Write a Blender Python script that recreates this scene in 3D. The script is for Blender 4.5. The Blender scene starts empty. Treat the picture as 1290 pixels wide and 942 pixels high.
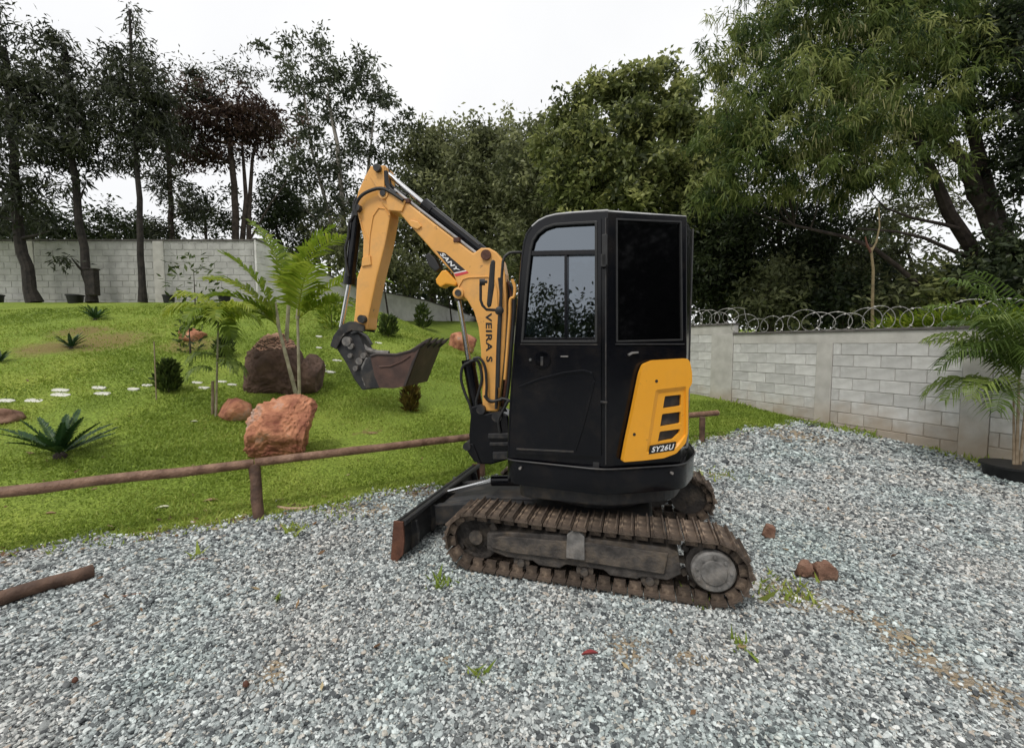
import bpy, bmesh, math, random
import numpy as np
from mathutils import Vector, Matrix, Euler, noise
from mathutils.geometry import tessellate_polygon

random.seed(7)
RNG = np.random.default_rng(11)
SC = bpy.context.scene
COL = SC.collection
PI = math.pi

# ------------------------------------------------------------------ camera
FPX, CAMH = 550.0, 1.55                      # focal length in photo pixels, eye height
PITCH = math.atan(37 / FPX)
CP, SP = math.cos(PITCH), math.sin(PITCH)
cam_d = bpy.data.cameras.new('camera')
cam_d.sensor_width = 36.0
cam_d.lens = 36.0 * FPX / 1290.0
cam_d.clip_start = 0.05
cam_d.clip_end = 2000
cam = bpy.data.objects.new('camera', cam_d)
COL.objects.link(cam)
cam.location = (0, 0, CAMH)
cam.rotation_euler = (PI / 2 - PITCH, 0, 0)
SC.camera = cam

# ------------------------------------------------------------------ overcast daylight
SUN_EL, SUN_AZ = math.radians(58), math.radians(-150)
SC.view_settings.view_transform = 'Standard'
SC.view_settings.look = 'None'
SC.view_settings.exposure = 0.42
SC.view_settings.gamma = 1.0
SC.view_settings.use_curve_mapping = False
world = bpy.data.worlds.new("World")
SC.world = world
world.use_nodes = True
wn, wl = world.node_tree.nodes, world.node_tree.links
wn.clear()
w_out = wn.new('ShaderNodeOutputWorld')
w_bg = wn.new('ShaderNodeBackground')
w_bg.inputs['Strength'].default_value = 0.1
sky = wn.new('ShaderNodeTexSky')
sky.sky_type = 'NISHITA'
sky.sun_disc = False
sky.sun_elevation = SUN_EL
sky.sun_rotation = SUN_AZ
w_tc = wn.new('ShaderNodeTexCoord')
w_no = wn.new('ShaderNodeTexNoise')
w_no.inputs['Scale'].default_value = 2.2
w_no.inputs['Detail'].default_value = 5
w_ra = wn.new('ShaderNodeValToRGB')
w_ra.color_ramp.elements[0].position = 0.3
w_ra.color_ramp.elements[0].color = (0.885, 0.892, 0.905, 1)
w_ra.color_ramp.elements[1].position = 0.7
w_ra.color_ramp.elements[1].color = (1.0, 1.0, 1.0, 1)
w_ml = wn.new('ShaderNodeVectorMath')
w_ml.operation = 'SCALE'
w_ml.inputs['Scale'].default_value = 8.0
w_mx = wn.new('ShaderNodeMixRGB')
w_mx.inputs['Fac'].default_value = 0.96       # nearly closed cloud cover over the clear sky
wl.new(w_tc.outputs['Generated'], w_no.inputs['Vector'])
wl.new(w_no.outputs['Fac'], w_ra.inputs['Fac'])
wl.new(w_ra.outputs['Color'], w_ml.inputs[0])
wl.new(sky.outputs['Color'], w_mx.inputs['Color1'])
wl.new(w_ml.outputs['Vector'], w_mx.inputs['Color2'])
wl.new(w_mx.outputs['Color'], w_bg.inputs['Color'])
wl.new(w_bg.outputs['Background'], w_out.inputs['Surface'])
sun_d = bpy.data.lights.new('sun', 'SUN')
sun_d.energy = 1.4
sun_d.angle = math.radians(14)
sun_d.color = (1.0, 0.96, 0.9)
sun = bpy.data.objects.new('sun', sun_d)
COL.objects.link(sun)
sun.location = (0, 0, 20)
_sd = Vector((math.sin(SUN_AZ) * math.cos(SUN_EL), math.cos(SUN_AZ) * math.cos(SUN_EL), math.sin(SUN_EL)))
sun.rotation_euler = _sd.to_track_quat('Z', 'Y').to_euler()

# ------------------------------------------------------------------ measuring helpers (photo pixel -> place)
def ray(px, py):
    x = (px - 645) / FPX
    y = (471 - py) / FPX
    return Vector((x, CP + y * SP, -SP + y * CP))

EYE = Vector((0, 0, CAMH))

def at_y(px, py, yy):
    d = ray(px, py)
    return EYE + d * (yy / d.y)

def at_z(px, py, z=0.0):
    d = ray(px, py)
    return EYE + d * ((z - CAMH) / d.z)

def smooth(x, a, b):
    t = np.clip((x - a) / (b - a), 0, 1)
    return t * t * (3 - 2 * t)

# the lot: gravel / lawn border line, right wall line
B0 = np.array([-3.767, 3.115]); BU = np.array([.876, .482]); BN = np.array([-.482, .876])
W0 = np.array([5.96, 7.05]); WD = np.array([-.393, .920]); WN = np.array([-.920, -.393])   # WN points into the lot

def qd(x, y):
    return (x - B0[0]) * BU[0] + (y - B0[1]) * BU[1], (x - B0[0]) * BN[0] + (y - B0[1]) * BN[1]

def xy(q, d):
    return B0[0] + q * BU[0] + d * BN[0], B0[1] + q * BU[1] + d * BN[1]

def terrain(x, y):
    q, d = qd(x, y)
    t = np.clip(d / np.clip(12.3 - .56 * (q - 1.3), 12.3, 24), 0, 1)
    g = 2.93 * (.42 * t + .58 * t * t * (3 - 2 * t))
    A = 1 - .85 * smooth(q, 4, 11) * (1 - smooth(d, 9, 20))
    s = (x - W0[0]) * WD[0] + (y - W0[1]) * WD[1]
    e = (x - W0[0]) * WN[0] + (y - W0[1]) * WN[1]
    w = 1 - smooth(np.abs(e), .3, 5.0)
    lift = w * (.05 + .063 * np.clip(s, -3, 4))
    bump = .012 * np.sin(x * 2.3 + 1.2 * np.sin(y * 1.1)) * np.sin(y * 2.0 + .7 * np.sin(x * 1.7)) + .006 * np.sin(x * 5.3 + y * 3.1) * np.sin(y * 6.1 - x * 2.0)
    return g * A + lift * (1 - smooth(d, 1.5, 6)) + bump * (1 - smooth(d, -.4, .3))

def hit(px, py):
    d = ray(px, py)
    t, dt = 0.8, 0.02
    while t < 90:
        p = EYE + d * t
        if p.z < float(terrain(p.x, p.y)):
            lo, hi = t - dt, t
            for _ in range(20):
                m = (lo + hi) / 2
                p = EYE + d * m
                if p.z < float(terrain(p.x, p.y)): hi = m
                else: lo = m
            return EYE + d * hi
        dt = 0.01 + t * .004
        t += dt
    return at_y(px, py, 30)

# ------------------------------------------------------------------ materials
MATS = {}
def nodes_of(name):
    m = bpy.data.materials.new(name)
    m.use_nodes = True
    nt = m.node_tree
    b = nt.nodes['Principled BSDF']
    return m, nt, b

def rgba(c): return (c[0], c[1], c[2], 1)

def mat(name, c1, c2=None, rough=.6, scale=12, detail=6, metal=0, bump=0, bscale=None, coat=0, lo=.35, hi=.65, c3=None, dirt=0, spec=.5, obj_random=0, chips=0):
    """noise-mixed colour with optional fine relief and a layer of dust"""
    m, nt, b = nodes_of(name)
    N, L = nt.nodes, nt.links
    b.inputs['Roughness'].default_value = rough
    b.inputs['Metallic'].default_value = metal
    b.inputs['Specular IOR Level'].default_value = spec
    if coat: b.inputs['Coat Weight'].default_value = coat; b.inputs['Coat Roughness'].default_value = .12
    tc = N.new('ShaderNodeTexCoord')
    no = N.new('ShaderNodeTexNoise')
    no.inputs['Scale'].default_value = scale
    no.inputs['Detail'].default_value = detail
    L.new(tc.outputs['Object'], no.inputs['Vector'])
    ra = N.new('ShaderNodeValToRGB')
    ra.color_ramp.elements[0].position = lo
    ra.color_ramp.elements[0].color = rgba(c1)
    ra.color_ramp.elements[1].position = hi
    ra.color_ramp.elements[1].color = rgba(c2 or c1)
    if c3:
        e = ra.color_ramp.elements.new(min(hi + .12, .98)); e.color = rgba(c3)
    L.new(no.outputs['Fac'], ra.inputs['Fac'])
    col = ra.outputs['Color']
    if dirt:
        n2 = N.new('ShaderNodeTexNoise'); n2.inputs['Scale'].default_value = 5.5; n2.inputs['Detail'].default_value = 9; n2.inputs['Roughness'].default_value = .7
        L.new(tc.outputs['Object'], n2.inputs['Vector'])
        r2 = N.new('ShaderNodeValToRGB'); r2.color_ramp.elements[0].position = .5; r2.color_ramp.elements[1].position = .75
        r2.color_ramp.elements[1].color = (dirt, dirt, dirt, 1)
        L.new(n2.outputs['Fac'], r2.inputs['Fac'])
        mx = N.new('ShaderNodeMixRGB'); mx.inputs['Color2'].default_value = (.23, .17, .11, 1)
        L.new(r2.outputs['Color'], mx.inputs['Fac']); L.new(col, mx.inputs['Color1'])
        col = mx.outputs['Color']
        mr = N.new('ShaderNodeMath'); mr.operation = 'MULTIPLY_ADD'; mr.inputs[1].default_value = .5; mr.inputs[2].default_value = rough
        L.new(r2.outputs['Color'], mr.inputs[0]); L.new(mr.outputs[0], b.inputs['Roughness'])
    if chips:
        n5 = N.new('ShaderNodeTexNoise'); n5.inputs['Scale'].default_value = 17; n5.inputs['Detail'].default_value = 7; n5.inputs['Roughness'].default_value = .68
        L.new(tc.outputs['Object'], n5.inputs['Vector'])
        r5 = N.new('ShaderNodeValToRGB'); r5.color_ramp.elements[0].position = .655; r5.color_ramp.elements[1].position = .68; r5.color_ramp.elements[1].color = (chips, chips, chips, 1)
        L.new(n5.outputs['Fac'], r5.inputs['Fac'])
        m5 = N.new('ShaderNodeMixRGB'); m5.inputs['Color2'].default_value = (.11, .065, .045, 1)
        L.new(r5.outputs['Color'], m5.inputs['Fac']); L.new(col, m5.inputs['Color1']); col = m5.outputs['Color']
    if obj_random:
        oi = N.new('ShaderNodeObjectInfo')
        hs = N.new('ShaderNodeHueSaturation')
        mm = N.new('ShaderNodeMapRange'); mm.inputs['To Min'].default_value = 1 - obj_random; mm.inputs['To Max'].default_value = 1 + obj_random
        L.new(oi.outputs['Random'], mm.inputs['Value']); L.new(mm.outputs[0], hs.inputs['Value']); L.new(col, hs.inputs['Color'])
        col = hs.outputs['Color']
    L.new(col, b.inputs['Base Color'])
    if bump:
        n3 = N.new('ShaderNodeTexNoise'); n3.inputs['Scale'].default_value = bscale or scale * 4; n3.inputs['Detail'].default_value = 8
        L.new(tc.outputs['Object'], n3.inputs['Vector'])
        bp = N.new('ShaderNodeBump'); bp.inputs['Strength'].default_value = bump; bp.inputs['Distance'].default_value = .02
        L.new(n3.outputs['Fac'], bp.inputs['Height']); L.new(bp.outputs['Normal'], b.inputs['Normal'])
    return m

def leaf_mat(name, dark, mid, light, trans=.35, rough=.5):
    """leaf colour by the 'tint' each leaf carries"""
    m, nt, b = nodes_of(name)
    N, L = nt.nodes, nt.links
    a = N.new('ShaderNodeAttribute'); a.attribute_name = 'tint'
    ra = N.new('ShaderNodeValToRGB')
    ra.color_ramp.elements[0].position = 0; ra.color_ramp.elements[0].color = rgba(dark)
    ra.color_ramp.elements[1].position = 1; ra.color_ramp.elements[1].color = rgba(light)
    e = ra.color_ramp.elements.new(.5); e.color = rgba(mid)
    L.new(a.outputs['Fac'], ra.inputs['Fac'])
    L.new(ra.outputs['Color'], b.inputs['Base Color'])
    b.inputs['Roughness'].default_value = rough
    b.inputs['Specular IOR Level'].default_value = .3
    tr = N.new('ShaderNodeBsdfTranslucent')
    L.new(ra.outputs['Color'], tr.inputs['Color'])
    mx = N.new('ShaderNodeMixShader'); mx.inputs['Fac'].default_value = trans
    L.new(b.outputs['BSDF'], mx.inputs[1]); L.new(tr.outputs['BSDF'], mx.inputs[2])
    L.new(mx.outputs['Shader'], nt.nodes['Material Output'].inputs['Surface'])
    return m

M = MATS
M['orange'] = mat('orange_paint', (.74, .365, .08), (.82, .415, .105), rough=.4, scale=3, coat=.25, dirt=.36, chips=.7)
M['yellow'] = mat('yellow_panel_paint', (.83, .365, .022), (.86, .385, .026), rough=.4, scale=2, coat=.2, dirt=.12, chips=.35)
M['black'] = mat('black_paint', (.0022, .0024, .0042), (.0034, .0037, .0058), rough=.16, scale=3, spec=.36, dirt=.05)
M['dark'] = mat('dark_steel', (.016, .016, .018), (.03, .03, .031), rough=.5, scale=18, dirt=.35)
M['rubber'] = mat('black_rubber', (.012, .012, .013), (.02, .02, .02), rough=.55, scale=20)
M['mud'] = mat('muddy_steel', (.05, .036, .028), (.105, .076, .055), rough=.75, scale=16, bump=.5, c3=(.24, .18, .13), lo=.3, hi=.56, obj_random=.35)
M['frame'] = mat('dusty_track_frame', (.032, .028, .026), (.085, .074, .066), rough=.72, scale=12, bump=.4, dirt=.5)
M['greymetal'] = mat('dusty_grey_metal', (.10, .095, .09), (.24, .23, .22), rough=.65, scale=16, bump=.2, dirt=.4)
M['rust'] = mat('rusty_steel', (.075, .028, .016), (.13, .05, .027), rough=.75, scale=14, bump=.3)
M['bucket'] = mat('worn_brown_steel', (.055, .03, .024), (.10, .052, .038), rough=.55, scale=9, c3=(.16, .10, .07), bump=.15)
M['bucketdark'] = mat('worn_dark_steel', (.018, .014, .013), (.045, .032, .027), rough=.5, scale=8)
M['chrome'] = mat('chrome_rod', (.62, .62, .62), (.7, .7, .7), rough=.18, metal=1)
M['white'] = mat('white_print', (.8, .8, .8), rough=.5)
M['red'] = mat('red_print', (.62, .05, .06), rough=.5)
M['blackprint'] = mat('black_print', (.012, .012, .012), rough=.5)
M['seat'] = mat('seat_vinyl', (.02, .02, .022), (.03, .03, .03), rough=.6)
M['trim'] = mat('sky_sheen_edge_and_pipe', (.25, .25, .25), (.42, .42, .42), rough=.4, scale=14)  # light grey: painted sky reflection on the roof edge, own colour of the pipe

def glass_mat(name, tint, amount):
    m, nt, b = nodes_of(name)
    N, L = nt.nodes, nt.links
    gl = N.new('ShaderNodeBsdfGlossy'); gl.inputs['Roughness'].default_value = .015; gl.inputs['Color'].default_value = (.80, .89, 1, 1)
    tr = N.new('ShaderNodeBsdfTransparent'); tr.inputs['Color'].default_value = rgba(tint)
    fr = N.new('ShaderNodeFresnel'); fr.inputs['IOR'].default_value = 1.5
    ma = N.new('ShaderNodeMath'); ma.operation = 'MULTIPLY_ADD'; ma.inputs[1].default_value = 1.0; ma.inputs[2].default_value = amount
    L.new(fr.outputs[0], ma.inputs[0])
    mx = N.new('ShaderNodeMixShader')
    L.new(ma.outputs[0], mx.inputs['Fac']); L.new(tr.outputs[0], mx.inputs[1]); L.new(gl.outputs[0], mx.inputs[2])
    L.new(mx.outputs[0], nt.nodes['Material Output'].inputs['Surface'])
    return m
M['glass'] = glass_mat('tinted_glass', (.12, .14, .155), .19)
M['blackglass'] = mat('black_tinted_glass', (.0015, .0016, .002), (.002, .002, .0025), rough=.05, spec=.16)

# ------------------------------------------------------------------ object helpers
def tag(o, label=None, cat=None, group=None, kind=None):
    if label: o['label'] = label
    if cat: o['category'] = cat
    if group: o['group'] = group
    if kind: o['kind'] = kind
    return o

def thing(name, label, cat, loc, group=None):
    o = bpy.data.objects.new(name, None)
    o.empty_display_size = .1
    COL.objects.link(o)
    o.location = loc
    return tag(o, label, cat, group)

def wloc(o):
    v = Vector(o.location)
    p = o.parent
    while p is not None:
        v = v + Vector(p.location); p = p.parent
    return v

def place(o, parent, world):
    if parent is not None:
        o.parent = parent
        o.location = Vector(world) - wloc(parent)
    else:
        o.location = world

class MB:
    def __init__(s): s.v, s.f = [], []
    def add(s, vs, fs):
        k = len(s.v)
        s.v += [Vector(v) for v in vs]
        s.f += [tuple(i + k for i in f) for f in fs]
        return s
    def box(s, c, size, ax=None):
        """ax: three axis vectors (or none for world axes)"""
        ax = ax or (Vector((1, 0, 0)), Vector((0, 1, 0)), Vector((0, 0, 1)))
        c = Vector(c); h = [d / 2 for d in size]
        vs = [c + ax[0] * h[0] * i + ax[1] * h[1] * j + ax[2] * h[2] * k for i in (-1, 1) for j in (-1, 1) for k in (-1, 1)]
        return s.add(vs, [(0, 1, 3, 2), (4, 6, 7, 5), (0, 4, 5, 1), (2, 3, 7, 6), (0, 2, 6, 4), (1, 5, 7, 3)])
    def tube(s, pts, r, n=8, caps=True):
        pts = [Vector(p) for p in pts]
        rs = r if isinstance(r, (list, tuple)) else [r] * len(pts)
        t0 = (pts[1] - pts[0]).normalized()
        a = t0.orthogonal().normalized()
        rings = []
        for i, p in enumerate(pts):
            t = (pts[min(i + 1, len(pts) - 1)] - pts[max(i - 1, 0)])
            t = t.normalized() if t.length > 1e-9 else t0
            a = (a - t * a.dot(t)); a = a.normalized() if a.length > 1e-6 else t.orthogonal().normalized()
            b = t.cross(a)
            rings.append([p + (a * math.cos(2 * PI * k / n) + b * math.sin(2 * PI * k / n)) * rs[i] for k in range(n)])
        fs = []
        for i in range(len(pts) - 1):
            for k in range(n):
                fs.append((i * n + k, i * n + (k + 1) % n, (i + 1) * n + (k + 1) % n, (i + 1) * n + k))
        if caps:
            fs.append(tuple(range(n - 1, -1, -1))); e = (len(pts) - 1) * n; fs.append(tuple(e + k for k in range(n)))
        return s.add([v for rg in rings for v in rg], fs)
    def cyl(s, a, b, r, n=20, r2=None): return s.tube([a, b], [r, r if r2 is None else r2], n)
    def prism(s, poly, fr, c0, c1):
        """polygon (a,b) in a Frame, thickened from c0 to c1"""
        return s.plate(poly, [], fr, c0, c1)
    def plate(s, outer, holes, fr, c0, c1, taper=None):
        loops = [outer] + holes
        flat = [p for l in loops for p in l]
        tris = tessellate_polygon([[Vector((p[0], p[1], 0)) for p in l] for l in loops])
        n = len(flat)
        vs = [fr.w(p[0], p[1], c0) for p in flat] + [fr.w(p[0], p[1], c1) for p in flat]
        fs = []
        if not holes:
            fs += [tuple(range(n)), tuple(range(2 * n - 1, n - 1, -1))]
        else:
            for t in tris: fs += [tuple(t), tuple(i + n for i in reversed(t))]
        k = 0
        for l in loops:
            m = len(l)
            for i in range(m):
                a, b = k + i, k + (i + 1) % m
                fs.append((a, b, b + n, a + n))
            k += m
        return s.add(vs, fs)
    def strip(s, A, B):
        n = len(A)
        return s.add(list(A) + list(B), [(i, i + 1, n + i + 1, n + i) for i in range(n - 1)])
    def build(s, name, m, parent=None, smooth=False, bevel=0, origin=None, label=None, auto=True):
        lo = Vector((min(v.x for v in s.v), min(v.y for v in s.v), min(v.z for v in s.v)))
        hi = Vector((max(v.x for v in s.v), max(v.y for v in s.v), max(v.z for v in s.v)))
        org = Vector(origin) if origin is not None else (lo + hi) / 2
        me = bpy.data.meshes.new(name)
        me.from_pydata([v - org for v in s.v], [], s.f)
        bm = bmesh.new(); bm.from_mesh(me)
        bmesh.ops.recalc_face_normals(bm, faces=bm.faces)
        if bevel:
            es = [e for e in bm.edges if len(e.link_faces) == 2 and e.calc_face_angle(0) > .6]
            try: bmesh.ops.bevel(bm, geom=es, offset=bevel, segments=2, affect='EDGES', profile=.6, clamp_overlap=True)
            except Exception: pass
        if smooth:
            for f in bm.faces: f.smooth = True
            if auto:
                for e in bm.edges:
                    if len(e.link_faces) == 2 and e.calc_face_angle(0) > .62: e.smooth = False
        bm.to_mesh(me); bm.free()
        if isinstance(m, (list, tuple)):
            for q in m: me.materials.append(q)
        else: me.materials.append(m)
        o = bpy.data.objects.new(name, me)
        COL.objects.link(o)
        place(o, parent, org)
        if label: o['label'] = label
        return o

class Frame:
    """upright plane: a along u, b = height, c along the outward normal"""
    def __init__(s, o, u, n):
        s.o = Vector((o[0], o[1], 0)); s.u = Vector((u[0], u[1], 0)).normalized(); s.n = Vector((n[0], n[1], 0)).normalized(); s.z = Vector((0, 0, 1))
    def w(s, a, b, c=0): return s.o + s.u * a + s.n * c + s.z * b
    def px(s, px, py, c=0):
        d = ray(px, py)
        p0 = s.o + s.n * c
        t = (p0 - EYE).dot(s.n) / d.dot(s.n)
        p = EYE + d * t
        return ((p - s.o).dot(s.u), p.z)
    def pl(s, pts, c=0): return [s.px(x, y, c) for x, y in pts]

def np_mesh(name, V, F, m, parent=None, tint=None, origin=None, smooth=False):
    V = np.asarray(V, dtype=np.float32)
    org = np.array(origin if origin is not None else V.mean(0), dtype=np.float32)
    me = bpy.data.meshes.new(name)
    F = np.asarray(F, dtype=np.int32)
    n, k = F.shape
    me.vertices.add(len(V)); me.vertices.foreach_set('co', (V - org).ravel())
    me.loops.add(n * k); me.loops.foreach_set('vertex_index', F.ravel())
    me.polygons.add(n); me.polygons.foreach_set('loop_start', np.arange(0, n * k, k, dtype=np.int32))
    try: me.polygons.foreach_set('loop_total', np.full(n, k, dtype=np.int32))
    except Exception: pass
    if tint is not None:
        a = me.attributes.new('tint', 'FLOAT', 'POINT'); a.data.foreach_set('value', np.asarray(tint, dtype=np.float32))
    me.update(calc_edges=True)
    if smooth: me.shade_smooth()
    me.materials.append(m)
    o = bpy.data.objects.new(name, me)
    COL.objects.link(o)
    place(o, parent, Vector([float(x) for x in org]))
    return o

FONT_CACHE = {}
def text_mesh(body, width, height, bold=.03):
    """letters as flat mesh, scaled to the given box, lower left at 0,0; returns verts (x,y) and faces"""
    cu = bpy.data.curves.new('lettering', 'FONT'); cu.body = body; cu.size = 1; cu.resolution_u = 3; cu.offset = bold; cu.space_character = 1.12
    o = bpy.data.objects.new('lettering', cu); COL.objects.link(o)
    dg = bpy.context.evaluated_depsgraph_get()
    me = bpy.data.meshes.new_from_object(o.evaluated_get(dg))
    vs = np.array([v.co[:] for v in me.vertices]); fs = [tuple(p.vertices) for p in me.polygons]
    bpy.data.objects.remove(o); bpy.data.curves.remove(cu); bpy.data.meshes.remove(me)
    lo, hi = vs.min(0), vs.max(0)
    vs = (vs - lo) / np.maximum(hi - lo, 1e-6)
    return [(v[0] * width, v[1] * height) for v in vs], fs

# ================================================================== GROUND
def graded(lo, hi, fine_lo, fine_hi, step, grow=1.18):
    xs = list(np.arange(fine_lo, fine_hi + 1e-6, step))
    d, x = step, xs[-1]
    while x < hi: d *= grow; x += d; xs.append(min(x, hi))
    d, x = step, xs[0]
    while x > lo: d *= grow; x -= d; xs.insert(0, max(x, lo))
    return np.array(xs)

def edge_wiggle(q):
    q = np.asarray(q, dtype=float)
    return .07 * np.sin(q * 2.3 + .6) + .05 * np.sin(q * 5.1) + .03 * np.sin(q * 11.7 + 2)

def sheet(name, qs, ds, m, label_fn=None, edge=None, lift=0.0, rough_amp=0.0):
    Q, D = np.meshgrid(qs, ds, indexing='ij')
    if edge is not None: D = D + edge_wiggle(Q) * np.exp(-np.abs(D) / .6)
    X, Y = xy(Q, D)
    Zv = terrain(X, Y) + lift
    if rough_amp:
        Zv = Zv + rough_amp * (np.sin(X * 1.7 + 1.3 * np.sin(Y * .9)) * np.sin(Y * 1.3 + .5) + .5 * np.sin(X * 4.1 + Y * 2.2) * np.sin(Y * 3.7 - X)) * np.clip(np.abs(D), 0, 1)
    V = np.stack([X, Y, Zv], -1).reshape(-1, 3)
    a, b = Q.shape
    i = np.arange(a - 1)[:, None] * b + np.arange(b - 1)[None, :]
    F = np.stack([i, i + b, i + b + 1, i + 1], -1).reshape(-1, 4)
    o = np_mesh(name, V, F, m, origin=(0, 0, 0), smooth=True)
    return tag(o, kind='structure')

SAND = [(hit(x, y), r) for x, y, r in ((790, 815, .13), (995, 748, .2), (1262, 880, .13), (1150, 818, .16), (340, 850, .09), (868, 828, .07), (1060, 770, .1), (470, 640, .22), (1010, 550, .5), (1200, 850, .1), (905, 600, .15), (205, 672, .10), (300, 655, .12), (420, 640, .16), (530, 621, .16), (1120, 790, .12), (560, 830, .05))]

def spot_mask(N, L, spots, soft=1.0):
    """noise-edged blotches at fixed places on the ground"""
    ge = N.new('ShaderNodeNewGeometry')
    no = N.new('ShaderNodeTexNoise'); no.inputs['Scale'].default_value = 7; no.inputs['Detail'].default_value = 5
    L.new(ge.outputs['Position'], no.inputs['Vector'])
    mx = N.new('ShaderNodeMixRGB'); mx.blend_type = 'LINEAR_LIGHT'; mx.inputs['Fac'].default_value = .16 * soft
    L.new(ge.outputs['Position'], mx.inputs['Color1']); L.new(no.outputs['Color'], mx.inputs['Color2'])
    out = None
    for p, r in spots:
        vd = N.new('ShaderNodeVectorMath'); vd.operation = 'DISTANCE'; vd.inputs[1].default_value = tuple(p)
        L.new(mx.outputs['Color'], vd.inputs[0])
        mr = N.new('ShaderNodeMapRange'); mr.inputs['From Min'].default_value = r * .55; mr.inputs['From Max'].default_value = r * 1.35
        mr.inputs['To Min'].default_value = 1; mr.inputs['To Max'].default_value = 0
        L.new(vd.outputs['Value'], mr.inputs['Value'])
        if out is None: out = mr.outputs[0]
        else:
            ma = N.new('ShaderNodeMath'); ma.operation = 'MAXIMUM'; L.new(out, ma.inputs[0]); L.new(mr.outputs[0], ma.inputs[1]); out = ma.outputs[0]
    return out

def gravel_ground():
    m, nt, b = nodes_of('gravel_bed')
    N, L = nt.nodes, nt.links
    ge = N.new('ShaderNodeNewGeometry')
    vo = N.new('ShaderNodeTexVoronoi'); vo.inputs['Scale'].default_value = 75; vo.inputs['Randomness'].default_value = 1
    L.new(ge.outputs['Position'], vo.inputs['Vector'])
    sep = N.new('ShaderNodeSeparateColor'); L.new(vo.outputs['Color'], sep.inputs[0])
    ra = N.new('ShaderNodeValToRGB'); els = ra.color_ramp.elements
    els[0].position = 0; els[0].color = (.07, .073, .075, 1); els[1].position = 1; els[1].color = (.62, .64, .63, 1)
    e = els.new(.4); e.color = (.2, .21, .21, 1); e = els.new(.75); e.color = (.36, .38, .375, 1)
    L.new(sep.outputs[0], ra.inputs['Fac'])
    n1 = N.new('ShaderNodeTexNoise'); n1.inputs['Scale'].default_value = .9; n1.inputs['Detail'].default_value = 4
    L.new(ge.outputs['Position'], n1.inputs['Vector'])
    r1 = N.new('ShaderNodeValToRGB'); r1.color_ramp.elements[0].position = .55; r1.color_ramp.elements[1].position = .8; r1.color_ramp.elements[1].color = (.35, .35, .35, 1)
    L.new(n1.outputs['Fac'], r1.inputs['Fac'])
    mx = N.new('ShaderNodeMixRGB'); mx.inputs['Color2'].default_value = (.27, .23, .18, 1)
    L.new(r1.outputs['Color'], mx.inputs['Fac']); L.new(ra.outputs['Color'], mx.inputs['Color1'])
    sp = spot_mask(N, L, SAND)
    m2 = N.new('ShaderNodeMixRGB'); m2.inputs['Color2'].default_value = (.36, .285, .19, 1)
    L.new(sp, m2.inputs['Fac']); L.new(mx.outputs['Color'], m2.inputs['Color1'])
    L.new(m2.outputs['Color'], b.inputs['Base Color'])
    b.inputs['Roughness'].default_value = .9
    bp = N.new('ShaderNodeBump'); bp.inputs['Strength'].default_value = .9; bp.inputs['Distance'].default_value = .02; bp.invert = True
    L.new(vo.outputs['Distance'], bp.inputs['Height']); L.new(bp.outputs['Normal'], b.inputs['Normal'])
    return m

SOIL = [(hit(128, 430), .8), (hit(105, 418), .5), (hit(465, 547), .12), (hit(60, 440), .5), (hit(240, 435), .5)]
def lawn_ground():
    m, nt, b = nodes_of('lawn_turf')
    N, L = nt.nodes, nt.links
    ge = N.new('ShaderNodeNewGeometry')
    n1 = N.new('ShaderNodeTexNoise'); n1.inputs['Scale'].default_value = .55; n1.inputs['Detail'].default_value = 7; n1.inputs['Roughness'].default_value = .65
    L.new(ge.outputs['Position'], n1.inputs['Vector'])
    ra = N.new('ShaderNodeValToRGB'); els = ra.color_ramp.elements
    els[0].position = .3; els[0].color = (.13, .19, .03, 1); els[1].position = .72; els[1].color = (.28, .33, .058, 1)
    e = els.new(.5); e.color = (.20, .272, .044, 1)
    L.new(n1.outputs['Fac'], ra.inputs['Fac'])
    n2 = N.new('ShaderNodeTexNoise'); n2.inputs['Scale'].default_value = 38; n2.inputs['Detail'].default_value = 6
    L.new(ge.outputs['Position'], n2.inputs['Vector'])
    r2 = N.new('ShaderNodeValToRGB'); r2.color_ramp.elements[0].position = .3; r2.color_ramp.elements[0].color = (.45, .45, .45, 1); r2.color_ramp.elements[1].position = .7; r2.color_ramp.elements[1].color = (1.35, 1.35, 1.35, 1)
    L.new(n2.outputs['Fac'], r2.inputs['Fac'])
    mu = N.new('ShaderNodeMixRGB'); mu.blend_type = 'MULTIPLY'; mu.inputs['Fac'].default_value = 1
    L.new(ra.outputs['Color'], mu.inputs['Color1']); L.new(r2.outputs['Color'], mu.inputs['Color2'])
    sp = spot_mask(N, L, SOIL, 2.4)
    mm = N.new('ShaderNodeMath'); mm.operation = 'MULTIPLY'; mm.inputs[1].default_value = .75; L.new(sp, mm.inputs[0])
    m2 = N.new('ShaderNodeMixRGB'); m2.inputs['Color2'].default_value = (.19, .125, .06, 1)
    L.new(mm.outputs[0], m2.inputs['Fac']); L.new(mu.outputs['Color'], m2.inputs['Color1'])
    L.new(m2.outputs['Color'], b.inputs['Base Color'])
    b.inputs['Roughness'].default_value = .9; b.inputs['Specular IOR Level'].default_value = .15
    bp = N.new('ShaderNodeBump'); bp.inputs['Strength'].default_value = .8; bp.inputs['Distance'].default_value = .04
    L.new(n2.outputs['Fac'], bp.inputs['Height']); L.new(bp.outputs['Normal'], b.inputs['Normal'])
    return m
M['gravel'] = gravel_ground()
M['lawn'] = lawn_ground()
qs = graded(-160, 160, -7, 14, .12, 1.25)
sheet('gravel_yard', qs, graded(-90, 0, -7.5, .0, .12, 1.25), M['gravel'], edge=True)
sheet('lawn', qs, graded(0, 220, 0.0, 13, .12, 1.2), M['lawn'], edge=True, lift=.012, rough_amp=.016)

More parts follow.
